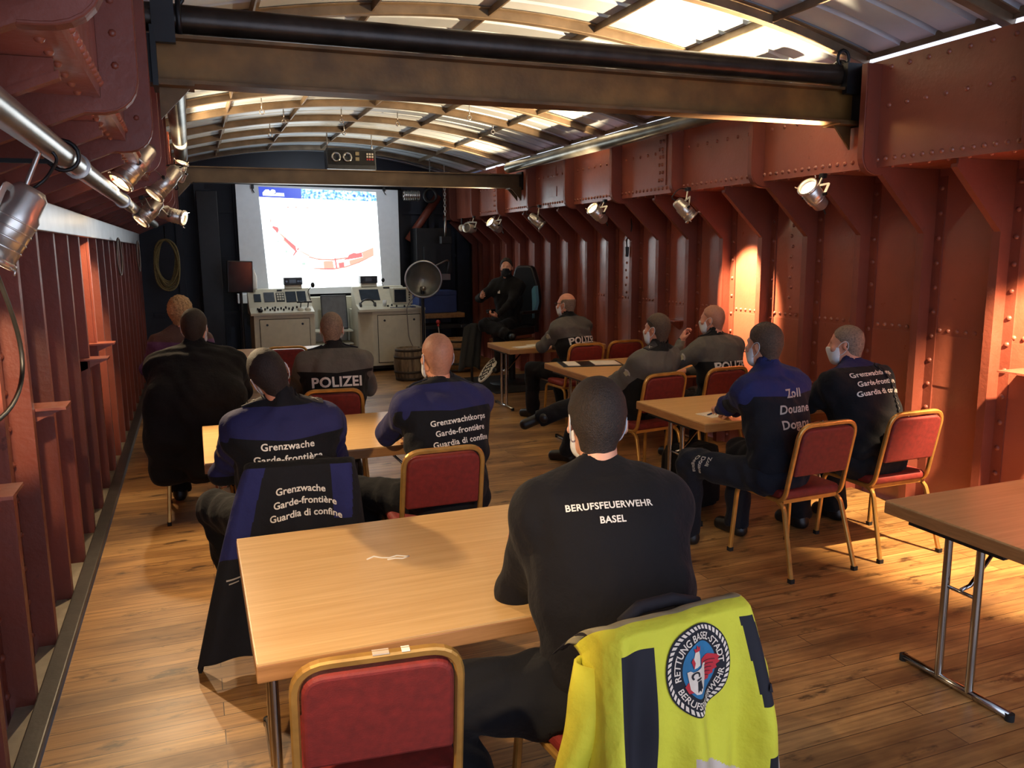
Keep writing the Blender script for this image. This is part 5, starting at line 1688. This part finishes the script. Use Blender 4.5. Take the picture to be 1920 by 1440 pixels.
m = MB(); m.cyl((-.02, .05, -.008), (-.023, .057, -.0115), .005, M['black_plastic'], .001, n=10); m.build('tip', t)
t = thing('backpack', 'black backpack on the floor under the customs table', 'bag', (3.26, 4.86, 0), R_(10))
m = MB(); m.b2((-.17, -.12, 0), (.17, .12, .46), M['black_cloth'], .05); m.build('body', t)
m = MB(); m.b2((-.13, -.17, .05), (.13, -.11, .26), M['black_cloth'], .025); m.build('pocket', t)
for sx in (-.09, .09):
    m = MB(); m.tube(rounded([(sx, .1, .42), (sx, .19, .38), (sx, .2, .15), (sx, .11, .05)], .06, 5), .016, M['black_cloth'], 8); m.build('strap', t)
tb = bpy.data.objects['folding_table']
m = MB()
sp = [(-.20, .115), (-.17, .135), (-.145, .11), (-.12, .10), (-.09, .112), (-.07, .10), (-.05, .085), (-.075, .075), (-.1, .088), (-.13, .085)]
m.tube([(a, b, .7302) for a, b in sp], .0035, M['paper'], 6); tag(m.build('peeled_scratch', tb), 'pale peeled scratch')
ch = bpy.data.objects['banquet_chair']
for a_, b_, c_ in ((-.015, .025, 'silver_tape'), (.055, .075, 'paper')):
    m = MB(); m.b2((a_, -.298, .8945), (b_, -.274, .8978), M[c_]); m.build('worn_tape', ch)
# ------------------------------------------------------------------ coats hung over chair backs
def draped(name, label, cat, loc, rz, wfun, zfun, matfun, nu=150, nv=160, amp=.02, yo=-.318, skew=0, folds=7, seed=0.):
    t = thing(name, label, cat, loc, R_(rz))
    vs = []; fs = []; mats = []
    for j in range(nv + 1):
        v = -.14 + 1.14 * j / nv
        for i in range(nu + 1):
            u = 2 * i / nu - 1
            vv = max(v, 0)
            e = max(0.0, (abs(u) - .74) / .26)
            x = math.copysign(min(1, abs(u) / .86) + .03 * e, u) * wfun(vv, u) + skew * vv
            if v < 0:
                q = -v / .14
                y = yo + .13 * q; z = .912 + .022 * math.sin(q * PI) - .05 * q * q
            else:
                y = yo - .035 * math.sin(min(vv * 3, 1.57)) - .05 * vv; z = .912 - zfun(u) * vv
            z -= .095 * e ** 2
            y += .13 * e ** 1.5 * (1 - .45 * vv)
            f = math.sin(folds * u + 1.7 * math.sin(3 * vv + seed) + seed) + .5 * math.sin(2.3 * folds * u + seed * 2 + 2 * vv)
            y -= amp * f * min(1, vv * 1.9 + .12)
            vs.append((x, y, z))
    mb = MB()
    for j in range(nv):
        for i in range(nu):
            a = j * (nu + 1) + i
            mb.f.append((a, a + 1, a + nu + 2, a + nu + 1)); mb.sm.append(True)
            u = 2 * (i + .5) / nu - 1; v = -.14 + 1.14 * (j + .5) / nv
            mb.m.append(mb.mi(M[matfun(u, v)]))
    mb.v = vs
    o = mb.build('shell', t)
    s = o.modifiers.new('thickness', 'SOLIDIFY'); s.thickness = .014; s.offset = -1
    return t, o


def hv_mat(u, v):
    if v < -.04: return 'badge_black' if abs(u) > .9 else 'brass_patch'
    if -.76 < u < -.40 and .06 < v < .60 - .06 * (u + .6): return 'badge_black'
    if -.80 < u < -.38 and .60 <= v + .06 * (u + .6) < .74: return 'silver_tape'
    c = .47 + .34 * max(0, u + .15) ** 1.2
    if -.12 < u < .74 and c < v < c + .11: return 'silver_tape'
    if -.12 < u < .5 and c + .27 < v < c + .38: return 'silver_tape'
    if .60 + .1 * v < u < .74 + .22 * v and .03 < v < .38: return 'badge_black'
    if u > .80 and .52 < v < .68: return 'silver_tape'
    if .66 < u <= .80 and .60 < v < .85: return 'badge_black'
    return 'hivis'


HVX, HVY, HVR = 1.08, 1.97, 6
t, sh = draped('safety_jacket', 'yellow high visibility jacket with a round rescue badge hung over a chair', 'jacket', (HVX, HVY, 0), HVR,
               lambda v, u: .232 + (.07 if u < 0 else .07) * v ** .8, lambda u: .66, hv_mat, amp=.027, folds=7.5, seed=.8, skew=.0)
tree = bvh_of(sh)


class Lay:
    """collects flat shapes and lays them on the back of a hung coat"""
    def __init__(self, tree, parent, o, d=(0, 1, 0), ru=(1, 0, 0), rv=(0, 0, 1)):
        self.t, self.p, self.o, self.d, self.ru, self.rv = tree, parent, Vector(o), d, Vector(ru), Vector(rv)

    def shape(self, name, polys, mat, lift, parent=None):
        b = MB()
        for P in polys:
            bm = bmesh.new(); vv = [bm.verts.new((x, y, 0)) for x, y in P]; bm.faces.new(vv)
            bmesh.ops.triangulate(bm, faces=bm.faces)
            for _ in range(5):
                ed = [e for e in bm.edges if e.calc_length() > .012]
                if not ed: break
                bmesh.ops.subdivide_edges(bm, edges=ed, cuts=1); bmesh.ops.triangulate(bm, faces=[f for f in bm.faces if len(f.verts) > 3])
            bm.verts.index_update()
            self.put(b, [v.co.copy() for v in bm.verts], [[v.index for v in f.verts] for f in bm.faces], mat, lift); bm.free()
        return b.build(name, parent or self.p)

    def put(self, b, V, F, mat, lift):
        Q = lay(V, lambda v: self.o + self.ru * v.x + self.rv * v.y, self.d, self.t, lift)
        add_laid(b, Q, F, M[mat])


def circ(rx, ry, n=48, a0=0, a1=2 * PI, cx=0, cy=0):
    return [(cx + rx * math.cos(a), cy + ry * math.sin(a)) for a in np.linspace(a0, a1, n + 1)[:-1]]


def ringpoly(r0x, r0y, r1x, r1y, n=48):
    out = []
    for i in range(n):
        a, b = 2 * PI * i / n, 2 * PI * (i + .62) / n; s = .5 * 2 * PI / n
        out.append([(r0x * math.cos(a), r0y * math.sin(a)), (r1x * math.cos(a + s), r1y * math.sin(a + s)), (r1x * math.cos(b + s), r1y * math.sin(b + s)), (r0x * math.cos(b), r0y * math.sin(b))])
    return out


def arc_text(L, s, size, rx, ry, a_mid, flip, mat, name, lift, bold=.01, parent=None, track=1.0):
    V, F, (x0, x1) = text_mesh(s, size, bold, track); mid = (x0 + x1) / 2
    out = []
    for v in V:
        if flip:
            a = a_mid + (v.x - mid) / rx; rr = 1 - (v.y - size * .35) / rx
        else:
            a = a_mid - (v.x - mid) / rx; rr = 1 + (v.y - size * .35) / rx
        out.append(Vector((rx * rr * math.cos(a), ry * rr * math.sin(a), 0)))
    b = MB(); L.put(b, out, F, mat, lift); return b.build(name, parent or L.p)


L = Lay(tree, sh, (.015, -1.0, .797), ru=(1.14, 0, .05))
bd = L.shape('badge', [circ(.094, .108)], 'badge_black', .004)
L.shape('rope_border', ringpoly(.081, .094, .090, .104, 46), 'badge_cream', .0055, bd)
L.shape('badge_field', [circ(.053, .066)], 'badge_blue', .0055, bd)
wing = [(.004, .022), (.03, .024), (.066, .012), (.058, .004), (.062, -.004), (.052, -.010), (.054, -.018), (.044, -.022), (.043, -.030), (.032, -.032), (.028, -.040), (.014, -.036), (.0, -.02)]
L.shape('red_wing', [wing], 'badge_red', .0070, bd)
L.shape('red_tail', [[(-.052, -.026), (-.044, -.016), (-.03, -.02), (-.03, -.04), (-.046, -.042)]], 'badge_red', .0070, bd)
L.shape('wing_feather', [[(.012, .012 - .008 * i), (.05 - .005 * i, .006 - .009 * i), (.05 - .005 * i, .0045 - .009 * i), (.012, .0105 - .008 * i)] for i in range(5)], 'badge_black', .0082, bd)
L.shape('bird', [[(-.026, .012), (-.022, .035), (-.014, .050), (-.002, .050), (.0, .035), (-.002, .02), (-.004, .012)]], 'badge_cream', .0072, bd)
L.shape('bird_comb', [[(-.016, .048), (-.018, .058), (-.011, .054), (-.006, .062), (-.002, .054), (.004, .056), (.002, .046)], [(-.026, .012), (-.03, .03), (-.024, .038), (-.02, .025)]], 'badge_red', .0082, bd)
L.shape('shield', [[(-.044, .008), (-.036, .010), (-.03, .006), (.0, .006), (.008, .012), (.018, .008), (.014, -.002), (.012, -.026), (.0, -.044), (-.014, -.050), (-.03, -.046), (-.042, -.032)]], 'badge_cream', .0082, bd)
L.shape('crozier', [[(-.022, -.018), (-.010, -.018), (-.006, -.042), (-.012, -.038), (-.016, -.044), (-.02, -.038), (-.026, -.042)], [(-.024, -.012), (-.008, -.012), (-.008, -.016), (-.024, -.016)]] +
        [[(-.024 + .013 * math.cos(a), -.004 + .010 * math.sin(a)), (-.024 + .013 * math.cos(a + .5), -.004 + .010 * math.sin(a + .5)), (-.024 + .008 * math.cos(a + .5), -.004 + .006 * math.sin(a + .5)), (-.024 + .008 * math.cos(a), -.004 + .006 * math.sin(a))] for a in np.arange(-.6, 3.6, .45)], 'badge_black', .0094, bd)
arc_text(L, 'RETTUNG BASEL-STADT', .0205, .066, .079, R_(92), False, 'badge_cream', 'badge_upper_lettering', .007, .016, bd)
arc_text(L, 'BERUFSFEUERWEHR', .0190, .068, .081, R_(-86), True, 'badge_cream', 'badge_lower_lettering', .007, .014, bd)
# the two hanging sleeves
for sx, pts, ms in ((1, [(.20, -.24, .82), (.27, -.26, .70), (.30, -.25, .50), (.31, -.24, .33)], (('hivis', 0, .46), ('silver_tape', .46, .62), ('hivis', .62, .86), ('badge_black', .86, 1))),
                    (-1, [(-.21, -.23, .82), (-.26, -.25, .66), (-.30, -.22, .46), (-.31, -.20, .30)], (('hivis', 0, .70), ('silver_tape', .70, .84), ('hivis', .84, 1)))):
    P = rounded(pts, .15, 10); n = len(P)
    s = MB(); ring = 20
    for mt, f0, f1 in ms:
        i0, i1 = int(round(f0 * (n - 1))), int(round(f1 * (n - 1)))
        vs = []; fs = []
        for i in range(i0, i1 + 1):
            f = i / (n - 1)
            for k in range(ring):
                a = 2 * PI * k / ring; rr = (.062 - .010 * f) * (1 + .10 * math.sin(3 * a + 5 * f) + .06 * math.sin(9 * f + a))
                vs.append(P[i] + Vector((rr * math.cos(a) * .95, rr * math.sin(a) * .8, 0)))
        for i in range(i1 - i0):
            for k in range(ring):
                k2 = (k + 1) % ring; fs.append((i * ring + k, i * ring + k2, (i + 1) * ring + k2, (i + 1) * ring + k))
        s.add(vs, fs, M[mt], True)
    o = s.build('sleeve', t); so = o.modifiers.new('thickness', 'SOLIDIFY'); so.thickness = .01; so.offset = -1
m = MB(); m.tube([(-.13, -.215, .895), (-.06, -.19, .912), (.05, -.19, .912), (.12, -.215, .895)], .018, M['badge_black'], 10); m.build('collar', t)
L2 = Lay(tree, sh, (.235, -1.0, .70), ru=(.8, 0, -.5), rv=(.4, 0, .9))
L2.shape('sleeve_label', [[(-.025, -.009), (.03, -.009), (.03, .009), (-.025, .009)]], 'badge_black', .006)


def blue_mat(u, v):
    if v < 0: return 'black_cloth'
    if u < -.52 - .12 * v and v < .46: return 'blue_panel'
    if .46 < u < .80 - .3 * v and v < .30: return 'blue_panel'
    return 'coat_black'


M['blue_panel'] = cloth('royal_blue_uniform_cloth', srgb(36, 38, 88))
M['coat_black'] = cloth('black_uniform_cloth', srgb(22, 22, 28))
t, sh = draped('uniform_jacket', 'black jacket with blue sides and white print, hung over a chair to the floor', 'jacket', (.43, 3.93, 0), -8,
               lambda v, u: .24 + (.18 if u < 0 else .11) * v ** .8, lambda u: .84 - .06 * max(u, 0), blue_mat, amp=.022, folds=6.5, seed=2.2, skew=-.05)
tree = bvh_of(sh)
L = Lay(tree, sh, (.0, -1.0, .80))
for i, ln in enumerate(['Grenzwache', 'Garde-frontière', 'Guardia di confine']):
    b = MB(); V, F, (x0, x1) = text_mesh(ln, .042, .02, 1.0); mid = (x0 + x1) / 2
    V = [Vector((v.x - mid + .02 * math.sin(i), v.y - i * .053 - .25 * (v.x - mid) ** 2 * 4, 0)) for v in V]
    L.put(b, V, F, 'print', .004)
    b.build('lettering', sh)
L.o = Vector((-.30, -1, .44))
L.shape('sleeve_stripe', [[(-.03, -.004), (.05, .004), (.05, .010), (-.03, .003)], [(-.02, -.02), (.02, -.014), (.02, -.009), (-.02, -.014)]], 'print_grey', .004)
m = MB(); m.tube([(-.13, -.215, .895), (-.06, -.19, .91), (.06, -.19, .91), (.13, -.215, .895)], .02, M['black_cloth'], 10); m.build('collar', t)


# ------------------------------------------------------------------ gear worn by people
def glasses(P, up=False):
    m = MB(); hd = P['hd']; o = (.045, .055) if up else (.004, 0)
    dy = -.045 if up else 0.0; dz = .06 if up else 0.0
    for sd in (-1, 1):
        c = (sd * .032, .108 + dy, .004 + dz)
        m.tube([hd((c[0] + .026 * math.cos(a), c[1] - .006 * abs(math.cos(a)), c[2] + .019 * math.sin(a))) for a in np.linspace(0, 2 * PI, 18)[:-1]], .0022, M['black_plastic'], 6, True)
        m.tube([hd((sd * .058, .102 + dy, .008 + dz)), hd((sd * .078, .08 + dy, .010 + dz)), hd((sd * .085, .0 + dy * .3, .012 + dz * .4))], .0024, M['black_plastic'], 6)
    m.tube([hd((-.008, .110 + dy, .008 + dz)), hd((.008, .110 + dy, .008 + dz))], .002, M['black_plastic'], 6)
    m.build('glasses', P['t'])


glasses(P8); glasses(P9, True)


def epaulette(P, sides, rank='print_grey'):
    for sd in sides:
        o0 = P['C']((sd * .125, -.005, .14)); dv = -P['f2'][:, 2]
        e = patch_on(P, P['jacket'], o0, dv, (.052, .105), 'badge_black', 'epaulette', None, .006, up=P['f2'][:, 0] * sd)
        tr = bvh_of(P['jacket'])
        b = MB(); fx = Vector(P['f2'][:, 0]) * sd; fy = Vector(P['f2'][:, 1])
        for s0, s1 in (((-.015, -.014), (.02, .014)), ((.02, -.014), (-.015, .014))):
            V = []; F = []
            for k in range(9):
                q = k / 8; c = fx * (s0[0] + (s1[0] - s0[0]) * q + .012) + fy * (s0[1] + (s1[1] - s0[1]) * q)
                for w in (-.004, .004): V.append(Vector(o0) + c + fx * w)
            for k in range(8): F.append((2 * k, 2 * k + 1, 2 * k + 3, 2 * k + 2))
            add_laid(b, lay(V, lambda v: v, dv, tr, .013), F, M[rank])
        b.build('rank_mark', e)


epaulette(P2, (-1, 1)); epaulette(P3, (-1, 1)); epaulette(P6, (-1, 1)); epaulette(P8, (-1,)); epaulette(P9, (-1,)); epaulette(P10, (-1,)); epaulette(P4, (1,), 'badge_black')


def sleeve_badge(P, i, f=.45, mat='print_grey'):
    a, e, w = P['arms'][i]; sd = -1 if i == 0 else 1
    c = a + (e - a) * f; out = nrm(P['f2'][:, 0] * sd - P['f2'][:, 1] * .35); ax = nrm(a - e)
    tr = bvh_of(P['jacket']); b = MB(); sx = Vector(np.cross(ax, out)); V = []; F = []
    for k in range(9):                       # a small arched shoulder flash
        q = PI * (.15 + .7 * k / 8)
        for r in (.026, .040): V.append(Vector(c + out * .2) + sx * (r * math.cos(q)) + Vector(ax) * (r * math.sin(q) - .01))
    for k in range(8): F.append((2 * k, 2 * k + 1, 2 * k + 3, 2 * k + 2))
    add_laid(b, lay(V, lambda v: v, -out, tr, .004), F, M[mat])
    V = [Vector(c + out * .2) + sx * x + Vector(ax) * y for x, y in ((-.018, -.02), (.018, -.02), (.022, .008), (0, .02), (-.022, .008))]
    add_laid(b, lay(V, lambda v: v, -out, tr, .005), [(0, 1, 2, 3, 4)], M['brass_patch'])
    b.build('sleeve_badge', P['jacket'])


for P in (P8, P9, P10, P2): sleeve_badge(P, 0)
# radio with its coiled cord on the heavy guard, belt pouch on the balding officer
tr = bvh_of(P12['jacket']); pts = []
C12 = P12['C']; f2 = P12['f2']
for k in range(60):
    q = k / 59; o = C12((.07 + .03 * math.sin(q * 3), -.5, .0 - .46 * q)); h = tr.ray_cast(Vector(o), Vector(f2[:, 1]))
    p = (h[0] if h[0] is not None else pts[-1]) - Vector(f2[:, 1]) * .010
    pts.append(p + Vector(f2[:, 0]) * (.006 * math.cos(k * 1.6)) - Vector(f2[:, 1]) * (.004 * math.sin(k * 1.6)))
m = MB(); m.tube(pts, .005, M['cable_black'], 6); m.build('radio_cord', P12['t'])
m = MB(); e = pts[-1]; m.box(e + Vector((.0, -.02, -.05)), (.07, .04, .13), M['black_plastic'], None, .008); m.tube([e + Vector((.02, -.02, .0)), e + Vector((.02, -.02, .12))], .006, M['black_plastic'], 8); m.build('belt_radio', P12['t'])
m = MB(); m.box(e + Vector((-.13, -.02, -.04)), (.08, .05, .12), M['leather'], None, .012); m.build('belt_pouch', P12['t'])
m = MB(); m.box((-.21, -.02, .56), (.05, .10, .13), M['leather'], None, .012); m.build('belt_pouch', P8['t'])
# the customs badge letters on the left thigh
a, kn, an, toe = P11['legs'][0]
tr = bvh_of(P11['trousers']); ax = nrm(kn - a); out = np.array([-1, 0, .05]); upv = nrm(np.cross(ax, out))
for i, ln in enumerate(['Zoll', 'Douane', 'Dogana']):
    b = MB(); V, F, (x0, x1) = text_mesh(ln, .032, .015)
    V = lay([Vector(kn - ax * (.10 + .036 * (2 - i) * 1) + out * .25) + Vector(-nrm(np.cross(out, ax))) * 0 + Vector(upv) * (-(v.x) + .07) + Vector(ax) * (-v.y) for v in V], lambda v: v, -out, tr, .004)
    add_laid(b, V, F, M['print_grey']); b.build('leg_lettering', P11['trousers'])
# chest emblem and remote of the presenter
tr = bvh_of(P7['jacket']); C7 = P7['C']; fw = P7['f2'][:, 1]
b = MB(); V = [Vector(C7((.055 + x, .5, -.16 + y))) for x, y in ((-.02, -.02), (.02, -.02), (.02, 0), (.01, .012), (.004, .002), (-.008, .026), (-.02, .01))]
add_laid(b, lay(V, lambda v: v, -fw, tr, .005), [tuple(range(7))], M['print']); b.build('chest_emblem', P7['jacket'])
w7 = P7['arms'][0][2]; mw = P7['t'].matrix_basis
bpy.context.view_layer.update()
p = P7['t'].matrix_world @ Vector(w7 + np.array([.06, .07, .035]))
m = MB(); m.box((0, 0, 0), (.03, .11, .016), M['black_plastic'], None, .004); o = m.build('remote_control'); o.location = p; o.rotation_euler = (0, 0, R_(100)); tag(o, 'small black remote control in the hand of the presenter', 'remote control')
